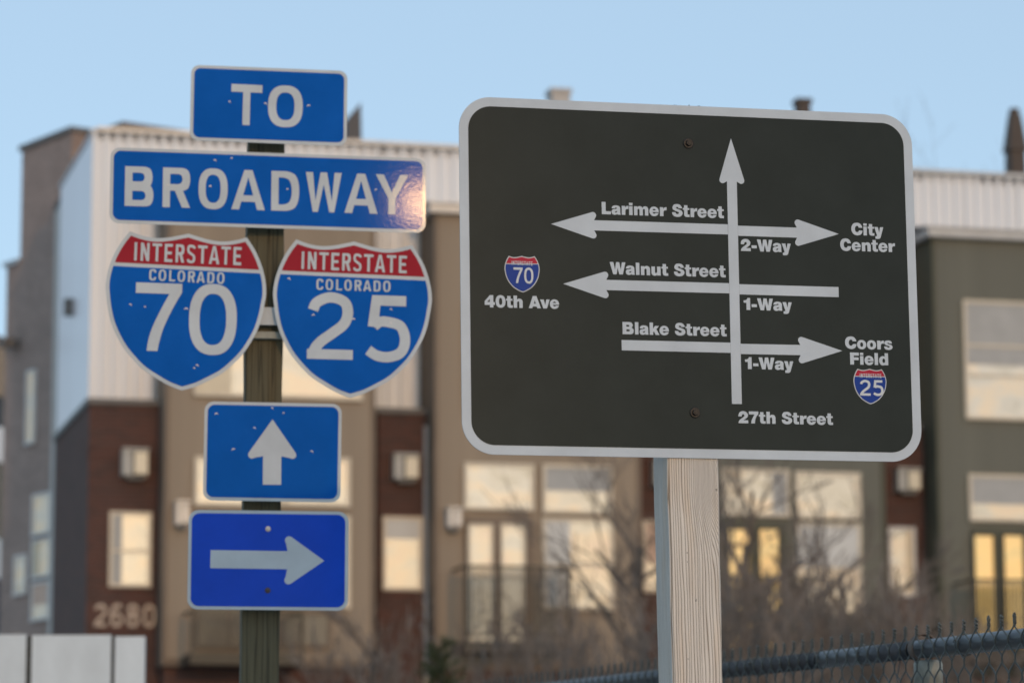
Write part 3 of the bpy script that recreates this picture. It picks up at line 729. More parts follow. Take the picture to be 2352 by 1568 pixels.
# --- house B
tB, sB = house('tan sided house with a dark brick tower between the blue signs and the wooden post', 868, 990, 1470, M['tan'], M['tan_trim'], 'B', BT_B, fz(1230, 476, .6), xnext=1474)
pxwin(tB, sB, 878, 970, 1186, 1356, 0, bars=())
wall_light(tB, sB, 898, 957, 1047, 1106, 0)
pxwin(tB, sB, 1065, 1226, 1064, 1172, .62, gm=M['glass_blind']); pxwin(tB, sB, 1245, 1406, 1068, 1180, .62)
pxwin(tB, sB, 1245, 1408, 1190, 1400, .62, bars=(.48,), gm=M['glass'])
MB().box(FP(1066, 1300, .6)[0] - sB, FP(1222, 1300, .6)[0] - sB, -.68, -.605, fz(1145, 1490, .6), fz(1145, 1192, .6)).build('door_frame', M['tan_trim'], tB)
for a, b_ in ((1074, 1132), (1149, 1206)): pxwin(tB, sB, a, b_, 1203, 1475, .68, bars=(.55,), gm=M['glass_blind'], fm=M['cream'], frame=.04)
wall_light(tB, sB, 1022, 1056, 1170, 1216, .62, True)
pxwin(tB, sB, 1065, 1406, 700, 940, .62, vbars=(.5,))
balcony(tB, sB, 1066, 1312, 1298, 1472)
# --- house C
tC, sC = house('olive green house with a brick tower straight behind the wooden post', 1474, 1596, 2032, M['green'], M['green_trim'], 'C', fz(1530, 960), fz(1800, 505, .6), xnext=2034)
pxwin(tC, sC, 1474 + 2, 1562, 1195, 1360, 0); wall_light(tC, sC, 1494, 1550, 1062, 1120, 0)
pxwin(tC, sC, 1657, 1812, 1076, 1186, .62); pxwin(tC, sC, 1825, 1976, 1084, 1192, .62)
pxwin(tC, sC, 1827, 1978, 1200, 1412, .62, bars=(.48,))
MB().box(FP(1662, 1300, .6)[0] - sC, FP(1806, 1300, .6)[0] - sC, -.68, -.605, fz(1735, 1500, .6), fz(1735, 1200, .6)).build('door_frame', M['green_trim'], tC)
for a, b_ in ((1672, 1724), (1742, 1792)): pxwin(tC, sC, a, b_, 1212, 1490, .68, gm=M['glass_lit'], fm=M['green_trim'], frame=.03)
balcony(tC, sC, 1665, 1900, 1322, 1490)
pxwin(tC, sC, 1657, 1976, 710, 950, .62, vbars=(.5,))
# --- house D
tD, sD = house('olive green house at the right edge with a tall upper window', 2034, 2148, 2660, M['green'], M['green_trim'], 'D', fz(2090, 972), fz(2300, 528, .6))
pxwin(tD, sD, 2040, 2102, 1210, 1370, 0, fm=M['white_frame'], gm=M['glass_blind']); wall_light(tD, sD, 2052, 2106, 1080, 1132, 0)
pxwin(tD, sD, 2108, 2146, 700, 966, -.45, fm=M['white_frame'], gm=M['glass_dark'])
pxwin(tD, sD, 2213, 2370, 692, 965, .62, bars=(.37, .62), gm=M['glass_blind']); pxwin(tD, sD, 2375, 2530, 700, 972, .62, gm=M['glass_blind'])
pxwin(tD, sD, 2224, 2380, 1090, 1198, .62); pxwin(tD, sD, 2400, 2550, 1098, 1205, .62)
MB().box(FP(2232, 1300, .6)[0] - sD, FP(2366, 1300, .6)[0] - sD, -.68, -.605, fz(2300, 1500, .6), fz(2300, 1215, .6)).build('door_frame', M['green_trim'], tD)
for a, b_ in ((2236, 2286), (2304, 2354)): pxwin(tD, sD, a, b_, 1226, 1490, .68, gm=M['glass_lit'], fm=M['green_trim'], frame=.03)
balcony(tD, sD, 2232, 2480, 1330, 1500)

# roof features (parts of their houses)
def roof_box(t, s_org, x0, x1, y0, back, m, name, taper=0):
    n_off = -back; s0 = fs(x0, n_off, y0) - s_org; s1 = fs(x1, n_off, y0) - s_org; z1 = fz((x0 + x1) / 2, y0, n_off)
    b = MB()
    if taper:
        w = s1 - s0; zc = z1 - .85; 
        for (za, zb_, wa, wb) in ((TOPZ - .3, zc, .92, .78), (zc + .001, z1 - .12, .98, .50), (z1 - .119, z1, .42, .40)):
            c = (s0 + s1) / 2; va = wa * w / 2; vb = wb * w / 2
            b.add([(c - va, back - va, za), (c + va, back - va, za), (c + va, back + va, za), (c - va, back + va, za), (c - vb, back - vb, zb_), (c + vb, back - vb, zb_), (c + vb, back + vb, zb_), (c - vb, back + vb, zb_)], [[3, 2, 1, 0], [4, 5, 6, 7], [0, 1, 5, 4], [1, 2, 6, 5], [2, 3, 7, 6], [3, 0, 4, 7]])
    else:
        b.box(s0, s1, back, back + (s1 - s0) * 1.1, TOPZ - .3, z1 - .08); b.box(s0 - .03, s1 + .03, back - .03, back + (s1 - s0) * 1.1 + .03, z1 - .078, z1)
    return b.build(name, m, t)
roof_box(tB, sB, 1268, 1310, 203, 3.0, M['vent_white'], 'roof_vent')
roof_box(tC, sC, 1834, 1862, 226, 3.0, M['chimney'], 'chimney')
roof_box(tD, sD, 2308, 2350, 250, 3.0, M['chimney'], 'chimney', 1)
# slanted dark screen beside TO sign
p = [FP(797, 275, -2.5), FP(829, 236, -2.5), FP(831, 330, -2.5), FP(797, 330, -2.5)]
V = [(a - sA, 2.5, b_) for a, b_ in p] + [(a - sA, 3.6, b_) for a, b_ in p]
mesh_obj('roof_screen', V, [[3, 2, 1, 0], [4, 5, 6, 7], [0, 1, 5, 4], [1, 2, 6, 5], [2, 3, 7, 6], [3, 0, 4, 7]], M['slate'], tA)

# --- grey wing on the left, standing at an angle behind the corner house
phi = R(-35.5); WD = Vector((math.sin(phi), math.cos(phi), 0)); WN = Vector((-math.cos(phi), math.sin(phi), 0)) * 1
if WN.y > 0: WN = -WN
J = at_depth(166, 303, 61.2); ztop = J.z
Jb = Vector((J.x, J.y, 0)) - WD * .0
end = on_plane(50, 349, J, WN); Lw = (end - J).dot(WD)
Xax = -WD                       # local +x points from the far end to the corner
Yax = Vector((-Xax.y, Xax.x, 0))
if Yax.dot(WN) > 0: Yax = -Yax
mwW = Matrix(((Xax.x, Yax.x, 0, Jb.x), (Xax.y, Yax.y, 0, Jb.y), (0, 0, 1, 0), (0, 0, 0, 1)))
tW = thing('apartment_wing', 'tall grey brown wing with small windows at the far left', 'building', mwW)
def WP(x, y):
    p = on_plane(x, y, J, WN) - J; return -p.dot(WD), p.z + J.z
xe = WP(48, 500)[0]; z_step = WP(40, 606)[1]
zroof = WP(166, 303)[1]
sgn = 1 if Xax.cross(Yax).z > 0 else -1
MB().box(xe, 0, 0, 7, z_step, zroof).build('upper_wall', M['brick_grey'], tW)
MB().box(xe - .55, 0.0, -.0, 7, 0, z_step - .002).build('lower_wall', M['brick_grey'], tW)
MB().box(xe - .05, 0.05, -.06, 7, zroof + .001, zroof + .1).build('parapet_cap', M['fascia'], tW)
MB().box(xe - .62, xe - .0, -.06, 7, z_step, z_step + .09).build('ledge', M['flash'], tW)
MB().box(.002, 1.4, .3, 7, 0, zroof - .02).build('return_wall', M['tan_trim'], tW)
def wwin(x0, x1, y0, y1, gm=None, bars=()):
    a = WP(x0, (y0 + y1) / 2)[0]; b_ = WP(x1, (y0 + y1) / 2)[0]; z0 = WP((x0 + x1) / 2, y1)[1]; z1 = WP((x0 + x1) / 2, y0)[1]
    window(tW, min(a, b_), max(a, b_), z0, z1, 0, fm=M['white_frame'], gm=gm or M['glass_blind'], bars=bars, frame=.05)
wwin(64, 84, 850, 1020); wwin(78, 120, 1132, 1228); wwin(77, 120, 1236, 1326); wwin(76, 118, 1334, 1424); wwin(36, 64, 1274, 1366)
MB().box(WP(34, 790)[0], WP(46, 790)[0], -.35, -.01, WP(40, 800)[1], WP(40, 780)[1]).build('wall_spout', M['fascia'], tW)

# --- building beyond at the left edge
bx = at_depth(-160, 1200, 95); ex = at_depth(24, 1200, 98)
d = (ex - bx); d.z = 0; Lb = d.length; d.normalize()
mwL = Matrix(((d.x, -d.y, 0, bx.x), (d.y, d.x, 0, bx.y), (0, 0, 1, 0), (0, 0, 0, 1)))
tL = thing('apartment_block', 'distant block with orange tan top and green lower floors at the left edge', 'building', mwL)
def LZ(y): return at_depth(10, y, 98).z
for (ya, yb, m_, nm, pr) in ((800, 915, M['tan'], 'top_wall', 0), (915, 985, M['glass_dark'], 'window_band', .1), (985, 1065, M['clad'], 'spandrel', 0), (1065, 1240, M['green'], 'green_wall', .05), (1240, 1330, M['panel'], 'pale_wall', 0)):
    MB().box(0, Lb, pr, 6, LZ(yb) + .002, LZ(ya)).build(nm, m_, tL)
MB().box(0, Lb, .1, 6, 0, LZ(1330)).build('base_wall', M['slate'], tL)
MB().box(Lb - .35, Lb - .02, .4, .8, LZ(800) + .002, LZ(770)).build('chimney', M['tan_trim'], tL)

# ================================================================== WHITE PANEL FENCE (bottom left)
dP = 15.0
tP = thing('panel_fence', 'pale grey panels between dark posts at the bottom left corner', 'fence', Matrix.Translation((at_depth(160, 1500, dP).x, dP, 0)))
def PX(x): return at_depth(x, 1500, dP).x - tP.matrix_world.translation.x
def PZ(y, x=160): return at_depth(x, y, dP).z
for a, b_, yt in ((-110, 61, 1457), (74, 256, 1458), (265, 333, 1461)):
    MB().box(PX(a), PX(b_), -.02, .02, .1, PZ(yt, (a + b_) / 2)).build('panel', M['panel'], tP)
for xx in (67.5, 260.5): MB().box(PX(xx) - .018, PX(xx) + .018, -.01, .05, 0, PZ(1459, xx)).build('post', M['dark_metal'], tP)

# ================================================================== MAP SIGN ON ITS POST
pm = Plane(13.4, .2, .46, (0.3086, 5.6, 1.0090 + EYE.z))
tM = thing('map_sign', 'large dark green street diagram sign with silver border on the pale wooden post', 'sign', pm.mw)
c4 = [pm.at(*q) for q in ((1053.6, 220.2), (2092.6, 265.6), (2118.8, 1060.5), (1062.1, 1042.5))]
x0 = (c4[0].x + c4[3].x) / 2; x1 = (c4[1].x + c4[2].x) / 2; y1 = (c4[0].y + c4[1].y) / 2; y0 = (c4[2].y + c4[3].y) / 2
pxm = (x1 - x0) / 1048
slab('sign_plate', rrect(x0, y0, x1, y1, 72 * pxm, 16), -.0025, 0, M['silver'], tM)
bw = 20.5 * pxm
sheet('dark_field', union2d([rrect(x0 + bw, y0 + bw, x1 - bw, y1 - bw, 52 * pxm, 16)]), .0005, M['dark_face'], tM)
Z1 = .0010
def bar(xa, ya, xb, yb, th, z=Z1):
    a = pm.at(xa, ya); b_ = pm.at(xb, yb); d = (b_ - a).normalized(); s_ = Vector((-d.y, d.x)) * th * pxm / 2
    return [a - s_, b_ - s_, b_ + s_, a + s_]
def map_arrow(tip, lobeA, lobeB, tailpt, sh=22.8, lobe=7.4):
    tp = pm.at(*tip); tl = pm.at(*tailpt); A = pm.at(*lobeA); B = pm.at(*lobeB)
    d = (tp - tl).normalized(); s_ = Vector((-d.y, d.x))
    W2 = abs((A - B).dot(s_)) / 2; head = (tp - (A + B) / 2).dot(d)
    arrow(pm, tp, tl, W2, head, sh * pxm / 2, lobe * pxm, Z1, M['silver'], tM)
# vertical line with its head; the cross lines butt against it
map_arrow((1678.4, 318.3), (1652, 422), (1709.2, 422), (1692.2, 927.5))
def vx(y, side): return 1680.6 + (y - 421) * (11.6 / 506) + side * 11.6
map_arrow((1265.4, 514.7), (1370, 487.7), (1368.6, 548.3), (vx(526, -1) , 527.2))
map_arrow((1926, 537.7), (1824.5, 504.4), (1826, 564.6), (vx(530, 1), 530.2))
map_arrow((1293.3, 651.9), (1397.6, 624.5), (1396.6, 685.2), (vx(663, -1), 662.2))
sheet('line', union2d([bar(vx(665, 1), 664.5, 1925.8, 671.0, 22.8)]), Z1, M['silver'], tM)
map_arrow((1934.1, 805.7), (1832.8, 773), (1834, 833.5), (vx(800, 1), 801.2))
sheet('line', union2d([bar(1427.6, 792.6, vx(798, -1), 798.6, 22.8)]), Z1, M['silver'], tM)
for (tx, a, b_, c, d_, cap) in (("Larimer Street", 1382, 492.1, 1662.5, 501.6, 28), ("Walnut Street", 1400.5, 629.8, 1666.5, 637.3, 27.9), ("Blake Street", 1429.9, 767.4, 1668.8, 772.6, 28),
        ("2-Way", 1701.5, 576.4, 1816.4, 579.9, 27.3), ("1-Way", 1708.1, 711.6, 1818.6, 714.4, 27.3), ("1-Way", 1711.4, 847.3, 1822.3, 849.6, 27.3),
        ("City", 1955.3, 539.9, 2028.9, 542.4, 27.5), ("Center", 1929.8, 575.9, 2055.9, 579.4, 27.5), ("Coors", 1941, 800.6, 2049.6, 803.1, 27.5), ("Field", 1952.6, 836.9, 2040, 838.8, 27.5),
        ("27th Street", 1695.9, 971.4, 1913, 975.6, 27.3), ("40th Ave", 1113.1, 705.7, 1284, 709.0, 28)):
    lettering(pm, tx, HEAVY, a, b_, c, d_, cap, Z1, M['silver'], tM)
sh_m = (M['mini_white'], M['mini_red'], M['mini_blue'])
for (tip, cusp, num, ic, nc) in (((1200.6, 671.7), (1197.8, 588.2), '70', (1174.5, 608.5, 1222.5, 610.4), (1179, 650.2, 1224.5, 651.8)),
                            ((1999.5, 928.0), (1996.8, 847.2), '25', (1974, 866.8, 2023.5, 868.2), (1974.8, 908.2, 2029.2, 909.4))):
    make_shield(pm, tM, pm.at(*tip), pm.at(*cusp), .965, Z1, sh_m, plate=False, name_plate='shield', inset=.026)
    lettering(pm, 'INTERSTATE', HWC, *ic, 9.0, Z1 + .001, M['mini_white'], tM, track=2)
    lettering(pm, num, HWR, *nc, 36, Z1 + .001, M['mini_white'], tM, track=0)
hexbolt(pm, tM, 1580.5, 330, .0092, M['black_metal']); hexbolt(pm, tM, 1595.8, 947.5, .0092, M['black_metal'])

# wooden post: square, front face against the sign
def post_frame(pl, x, y, gap):
    """frame at ground under the point seen at pixel x,y just behind the sign"""
    c = on_plane(x, y, pl.c - pl.n * gap, pl.n)
    up = pl.v.copy(); k = c.z / up.z; b = c - up * k
    yb = up.cross(pl.u).normalized()
    return Matrix(((pl.u.x, yb.x, up.x, b.x), (pl.u.y, yb.y, up.y, b.y), (pl.u.z, yb.z, up.z, b.z), (0, 0, 0, 1))), k
mwp, kp = post_frame(pm, 1595.0, 1200, .0035)
def ztop_px(pl, gap, x, y, mw):
    return (mw.inverted() @ on_plane(x, y, pl.c - pl.n * gap, pl.n)).z
ztp = ztop_px(pm, .0035, 1565, 243, mwp)
def post_mesh(name, mw, hw, dp, ztop, m, label, rag=True, seg=60):
    t = thing(name, label, 'post', mw)
    # chamfered square column, gently uneven faces
    ch = .0025; ring = []
    for (cx_, cy_) in ((hw, 0), (hw, dp), (-hw, dp), (-hw, 0)): ring.append((cx_, cy_))
    prof = [(-hw + ch, 0), (hw - ch, 0), (hw, ch), (hw, dp - ch), (hw - ch, dp), (-hw + ch, dp), (-hw, dp - ch), (-hw, ch)]
    V = []; F = []; n = len(prof); rnd = random.Random(3)
    for i in range(seg + 1):
        z = ztop * i / seg; wv = .0007 * math.sin(z * 9) + .0005 * math.sin(z * 31 + 1)
        for (a, b_) in prof: V.append((a * (1 + wv / hw) + rnd.uniform(-.0002, .0002), b_ + (wv if b_ < dp / 2 else -wv) * .5, z))
        if i: 
            for k in range(n): q = (i - 1) * n + k; r = (i - 1) * n + (k + 1) % n; F.append([q, r, r + n, q + n])
    F.append([seg * n + k for k in range(n)])
    mesh_obj('shaft', V, F, m, t)
    return t
tWP = post_mesh('wooden_post', mwp, .0443, .089, ztp, M['pine'], 'pale weathered square timber post carrying the dark map sign')
# splintered end grain at the very top
rag = MB(); rr = random.Random(5)
for k in range(34):
    x = rr.uniform(-.042, .03); h = rr.uniform(.0015, .0042); w = rr.uniform(.001, .0028); y = rr.uniform(.001, .02)
    rag.add([(x - w, y, ztp - .001), (x + w, y, ztp - .001), (x + w, y + .004, ztp - .001), (x - w, y + .004, ztp - .001), (x, y + .002, ztp + h)], [[0, 1, 4], [1, 2, 4], [2, 3, 4], [3, 0, 4]])
rag.build('splintered_top', M['black_metal'], tWP)

# ================================================================== BLUE SIGNS ON THE OLIVE POST
DB = 7.7
def rect_sign(name, label, corners, yaw, tilt, roll, r, bw, mface, mback=None):
    cx_ = sum(q[0] for q in corners) / 4; cy_ = sum(q[1] for q in corners) / 4
    pl = Plane(yaw, tilt, roll, at_depth(cx_, cy_, DB + (cx_ - 606) / FPX * DB * .137))
    c = [pl.at(*q) for q in corners]
    x0 = (c[0].x + c[3].x) / 2; x1 = (c[1].x + c[2].x) / 2; y1 = (c[0].y + c[1].y) / 2; y0 = (c[2].y + c[3].y) / 2
    t = thing(name, label, 'sign', pl.mw); k = (x1 - x0) / (corners[1][0] - corners[0][0])
    slab('sign_plate', rrect(x0, y0, x1, y1, r * k, 12), -.002, 0, M['sign_white'], t)
    sheet('blue_field', union2d([rrect(x0 + bw * k, y0 + bw * k, x1 - bw * k, y1 - bw * k, (r - bw) * k + .002, 12)]), .0006, mface, t)
    return pl, t, k
G_ = 'blue route signs stacked on one post'
pt, tt, k = rect_sign('route_sign', 'small blue sign reading TO at the top of the post', [(440, 148.7), (797.5, 163.8), (797, 334.9), (435, 322.8)], 7.7, 3.6, -.72, 20, 7.5, M['blue'])
lettering(pt, 'T', HWT, 529.3, 286.3, 600.5, 289.5, 93, .0012, M['sign_white'], tt)
lettering(pt, 'O', HWT, 614.7, 289.8, 694.3, 293.2, 93, .0012, M['sign_white'], tt)
pb, tb, k = rect_sign('route_sign', 'long blue sign reading BROADWAY with an orange sun glint at its right end', [(254.5, 337.5), (978, 364.8), (977.5, 535), (250.5, 512.2)], 9.8, -.4, -.2, 22, 7.5, M['blue'])
for ch, xa, xb_ in (('B', 650, 798), ('R', 848, 992), ('O', 1035, 1187), ('A', 1207, 1382), ('D', 1415, 1558), ('W', 1595, 1782), ('A', 1797, 1971), ('Y', 1960, 2130)):
    ya = 1075 + (xa - 650) * .0318; yb = 1075 + (xb_ - 650) * .0318
    lettering(pb, ch, HW, xa * .44, ya * .44, xb_ * .44, yb * .44, 91, .0012, M['sign_white'], tb)
pu, tu, k = rect_sign('route_sign', 'blue sign with a white arrow pointing up, below the two shields', [(470.5, 921), (786, 927.4), (781.2, 1153), (465.5, 1148)], 6.0, -2.2, -.5, 22, 7.5, M['blue'])
arrow(pu, pu.at(625.9, 962.7), pu.at(624.6, 1112.7), 55.3 * k, 91 * k, 21 * k, 9 * k, .0012, M['sign_white'], tu)
pr_, tr_, k = rect_sign('route_sign', 'brighter blue sign with a white arrow pointing right, lowest on its post', [(433.6, 1170), (800.5, 1174.5), (799, 1402), (430, 1397.8)], 5.8, 1.0, -.3, 24, 7.5, M['blue_new'])
arrow(pr_, pr_.at(744.8, 1287.1), pr_.at(483.2, 1283.2), 55.4 * k, 91 * k, 20.8 * k, 9.5 * k, .0012, M['sign_white'], tr_)
hexbolt(pr_, tr_, 615.7, 1214, .0065, M['zinc'], 'screw'); hexbolt(pr_, tr_, 614.8, 1355, .0065, M['rust'], 'screw')
def route_shield(label, tip, cusp, num, inter, colo, nums, num_split):
    pl = Plane(8.0, 1.2, -.3, at_depth((tip[0] + cusp[0]) / 2, (tip[1] + cusp[1]) / 2, DB + ((tip[0] + cusp[0]) / 2 - 606) / FPX * DB * .137))
    t = thing('interstate_shield', label, 'sign', pl.mw, 'interstate shields side by side')
    make_shield(pl, t, pl.at(*tip), pl.at(*cusp), .995, 0, (M['sign_white'], M['red'], M['blue']))
    lettering(pl, 'INTERSTATE', HWC, *inter, .0014, M['sign_white'], t, track=3)
    lettering(pl, 'COLORADO', HWC, *colo, .0014, M['sign_white'], t, track=5)
    for ch, q in zip(num, nums): lettering(pl, ch, HWR, *q, .0014, M['sign_white'], t)
    return pl, t
ps70, ts70 = route_shield('red and blue interstate shield numbered 70, the left of the pair', (417.5, 896), (433, 538), '70', (307.9, 598.3, 553.6, 609.5, 41.5), (342.3, 643.6, 515, 652.2, 25.5), [(308, 804.5, 414.5, 808, 156), (432, 812, 541.8, 815.5, 160)], 0)
ps25, ts25 = route_shield('red and blue interstate shield numbered 25, the right of the pair', (804, 912.5), (813.5, 556), '25', (692.2, 617.8, 933.7, 627.8, 40), (726.6, 665.4, 896.7, 670.5, 25), [(704.5, 823.5, 810, 826.5, 153), (839, 829.5, 942, 832.5, 152)], 0)

def scuff(pl, t, x, y, w, ang=0., kind=0):
    c = pl.at(x, y); k = (pl.at(x + 10, y) - c).length / 10; a0 = R(ang)
    if kind == 0: pts = [(-w * .5, -w * .12), (-w * .2, w * .16), (w * .15, w * .12), (w * .5, -w * .2)]
    else: pts = [(-w * .4, 0), (0, w * .25), (w * .4, -.05 * w)]
    pts = [(c.x + k * (p[0] * math.cos(a0) - p[1] * math.sin(a0)), c.y + k * (p[0] * math.sin(a0) + p[1] * math.cos(a0))) for p in pts]
    cl = smooth_path(pts, False, 4); V = []; F = []
    for i, p in enumerate(cl):
        f_ = math.sin(math.pi * (i + .3) / (len(cl) - .4)); V += [(p.x, p.y - .0006 - .0011 * f_, .0019), (p.x, p.y + .0006 + .0011 * f_, .0019)]
        if i: F.append([2 * i - 2, 2 * i - 1, 2 * i + 1, 2 * i])
    mesh_obj('scuff_mark', V, F, M['scuff'], t)
M['scuff'] = varied('bare_scuffed_metal', (.62, .60, .60), .5, 300, .4)
srnd = random.Random(4)
for pl_, t_, lst in ((pt, tt, ((527, 235.4), (611, 239.8), (708, 244))), (pb, tb, ((482.7, 429), (385, 427), (660, 435.6), (751.5, 440), (842.6, 442), (532, 364.3), (494, 370), (863, 437))),
                     (ps70, ts70, ((333, 705.6), (427.6, 710.6), (452.8, 840), (300, 700), (446, 846))), (ps25, ts25, ((719.5, 724.5), (811.9, 732.9), (898, 711.9), (898, 743), (663.6, 641.8))),
                     (pu, tu, ((625.9, 937.8), (497, 950), (651, 949), (717, 1037.7), (536, 1033), (585, 983)))):
    for q_ in lst: scuff(pl_, t_, *q_, srnd.uniform(6, 13), srnd.uniform(-40, 40), srnd.randrange(2))
pp = Plane(7.6, .3, -.28, at_depth(606, 800, DB + .05))
mwo, ko = post_frame(pp, 605.5, 900, .0)
zto = ztop_px(pp, 0, 606, 240, mwo)
tOP = post_mesh('wooden_post', mwo, .0437, .089, zto, M['olive_wood'], 'dark olive timber post behind the stack of blue route signs')
# cross bar that carries the shields
bl = mwo.inverted() @ on_plane(470, 728, pp.c, pp.n); br_ = mwo.inverted() @ on_plane(780, 733, pp.c, pp.n)
def barbox(p0, p1, hz, y0, y1, name, m, par):
    v = []
    for p in (p0, p1):
        for (dy, dz) in ((y0, -hz), (y1, -hz), (y1, hz), (y0, hz)): v.append((p.x, dy, p.z + dz))
    mesh_obj(name, v, [[0, 1, 2, 3], [7, 6, 5, 4], [0, 4, 5, 1], [1, 5, 6, 2], [2, 6, 7, 3], [3, 7, 4, 0]], m, par)
barbox(bl, br_, .021, -.028, -.022, 'cross_bar', M['sign_white'], tOP)
zb = (mwo.inverted() @ on_plane(606, 772, pp.c, pp.n)).z
MB().box(-.042, .042, -.02, -.001, zb - .008, zb + .008).build('bar_clamp', M['galv'], tOP)

# ================================================================== CHAIN LINK FENCE
Pr = at_depth(2352, 1465, 6.8); Pl = at_depth(1660, 1538.5, 8.75)
dirF = (Pl - Pr); Lf = dirF.length; dF = dirF.normalized()
A0 = Pr - dF * 1.3; total = 1.3 + Lf + 2.6
hx = Vector((dF.x, dF.y, 0)).normalized(); hy = Vector((-hx.y, hx.x, 0))
if hy.dot(Vector((0, -1, 0)) + Vector((-.6, 0, 0))) < 0: hy = -hy     # hy points to the camera side
slope = dF.z / math.hypot(dF.x, dF.y)
base = Vector((A0.x, A0.y, 0))
mwF = Matrix(((hx.x, -hy.x, 0, base.x), (hx.y, -hy.y, 0, base.y), (0, 0, 1, 0), (0, 0, 0, 1)))
hzA = A0.z
tF = thing('chain_link_fence', 'dark chain link fence with a pipe top rail running past the wooden post', 'fence', mwF)
LX = total * math.hypot(dF.x, dF.y)
RR = .0205
def zr(x): return hzA + slope * x
x_pr = (Pr - A0).dot(hx)
def fx(px, py):     # pixel on the vertical plane of the rail -> local x
    n = hy; p = on_plane(px, py, A0, n); return (p - A0).dot(hx)
xj1 = fx(1888, 1512); xj2 = fx(2100, 1490)
# rail in sections with sleeves
def rail(xa, xb_, r, name='top_rail'):
    return MB().tube([(xa, 0, zr(xa)), (xb_, 0, zr(xb_))], r, 20).build(name, M['railm'], tF, True)
secs = sorted([0, xj2, xj1, LX])
for i in range(3): rail(secs[i] + .003, secs[i + 1] - .003, RR)
for xj in (xj1, xj2):
    MB().tube([(xj - .004, 0, zr(xj)), (xj + .004, 0, zr(xj))], RR + .0022, 20).build('rail_joint', M['black_metal'], tF)
    MB().tube([(xj - .05, 0, zr(xj - .05)), (xj + .05, 0, zr(xj + .05))], RR * .9, 16).build('sleeve', M['black_metal'], tF)
# post with cap and loop
xp = fx(2122, 1540)
zc = zr(xp) - RR - .004
po = MB().tube([(xp, .01, 0), (xp, .01, zc - .035)], .0285, 20).build('post', M['galv'], tF, True)
capo = MB().tube([(xp, .01, zc - .066), (xp, .01, zc - .008), (xp, .01, zc - .002), (xp, .01, zc)], [.0318, .0318, .029, .02], 20).build('post_cap', M['galv'], po, True)
loop = [(xp + .000, .0 + (.0300) * math.cos(a), zr(xp) + .002 + .030 * math.sin(a)) for a in [2 * math.pi * k / 28 for k in range(29)]]
lb = MB()
for dx in (-.009, -.004, .001, .006, .010): lb.tube([(p[0] + dx, p[1], p[2]) for p in loop], .0024, 6, False)
lb.build('rail_loop', M['rust'], po, True)
xq = xp + 3.0
if xq < LX:
    MB().tube([(xq, .01, 0), (xq, .01, zr(xq) - .03)], .0285, 16).build('post', M['galv'], tF, True)
# wires
PW = .0345; HH = .0365
def wire_mesh(par, seed):
    """zigzag wire hanging down from the twist; par 0: first leg goes right"""
    rr = random.Random(seed); pts = []
    zt = RR + .006
    # the twisted picket at the top
    sg = 1 if par == 0 else -1
    node0 = PW if par == 0 else 0.0
    tw = 9; hgt = .021 + rr.uniform(-.003, .003); lean = rr.uniform(-.004, .004)
    for k in range(tw * 2):
        t = 1 - k / (tw * 2); a = t * 5.2 * math.pi + (0 if par == 0 else math.pi)
        pts.append((node0 + lean * t + .0026 * math.cos(a), -(RR + .004) + .0026 * math.sin(a), zt + hgt * t + .002))
    lev = int((1.95) / HH)
    for k in range(0, lev):
        # from node side s0 at level k to s1 at level k+1
        s_a = node0 if k % 2 == 0 else (PW - node0)
        s_b = (PW - node0) if k % 2 == 0 else node0
        za = zt - k * HH; zb_ = zt - (k + 1) * HH; dep = (-1 if s_b > s_a else 1)
        j = rr.uniform(-.0012, .0012)
        for f_, yy, zz in ((.06, .2, .10), (.22, .85, .30), (.5, 1., .5), (.78, .85, .70), (.94, .2, .90)):
            pts.append((s_a + (s_b - s_a) * f_ + j * f_, -(RR + .0055) + .0042 * yy * dep, za + (zb_ - za) * zz))
        over = .0022 * (1 if s_b > s_a else -1)
        pts.append((s_b + over, -(RR + .0055), zb_ + .0))
    b = MB().tube(pts, .0018, 5)
    me = bpy.data.meshes.new('wire'); me.from_pydata([tuple(v) for v in b.v], [], b.f); me.materials.append(M['wire'])
    me.polygons.foreach_set('use_smooth', [True] * len(me.polygons)); return me
wm = [[wire_mesh(p_, 10 * p_ + q) for q in range(5)] for p_ in (0, 1)]
nW = int(LX / PW) - 1; rr = random.Random(9)
for i in range(nW):
    me = wm[i % 2][rr.randrange(5)]
    o = mesh_obj('wire', None, None, None, tF, me=me); x = i * PW + .01
    o.location = (x, 0, zr(x) + (zr(x + PW) - zr(x)) * .5 + 0)
for (px, py) in ((1990, 1500), (2218, 1480), (1742, 1528)):
    x = fx(px, py); pts = [(x + .006 * t, -(RR + .003) * math.cos(a), zr(x) + (RR + .003) * math.sin(a)) for t, a in [(k / 12, -2.4 + k * .4) for k in range(13)]]
    pts = [(x - .012, -RR - .012, zr(x) + .004), (x - .004, -RR - .008, zr(x) + .010)] + pts
    MB().tube(pts, .0016, 6).build('tie_wire', M['wire'], tF, True)
x = fx(2090, 1540)
MB().tube([(x - .10, -.03, zr(x) - .085), (x - .05, -.032, zr(x) - .09), (x + .0, -.028, zr(x) - .088), (x + .03, -.02, zr(x) - .06), (x + .06, -.0, zr(x) - .02)], .0013, 5).build('tie_wire', M['wire'], tF, True)

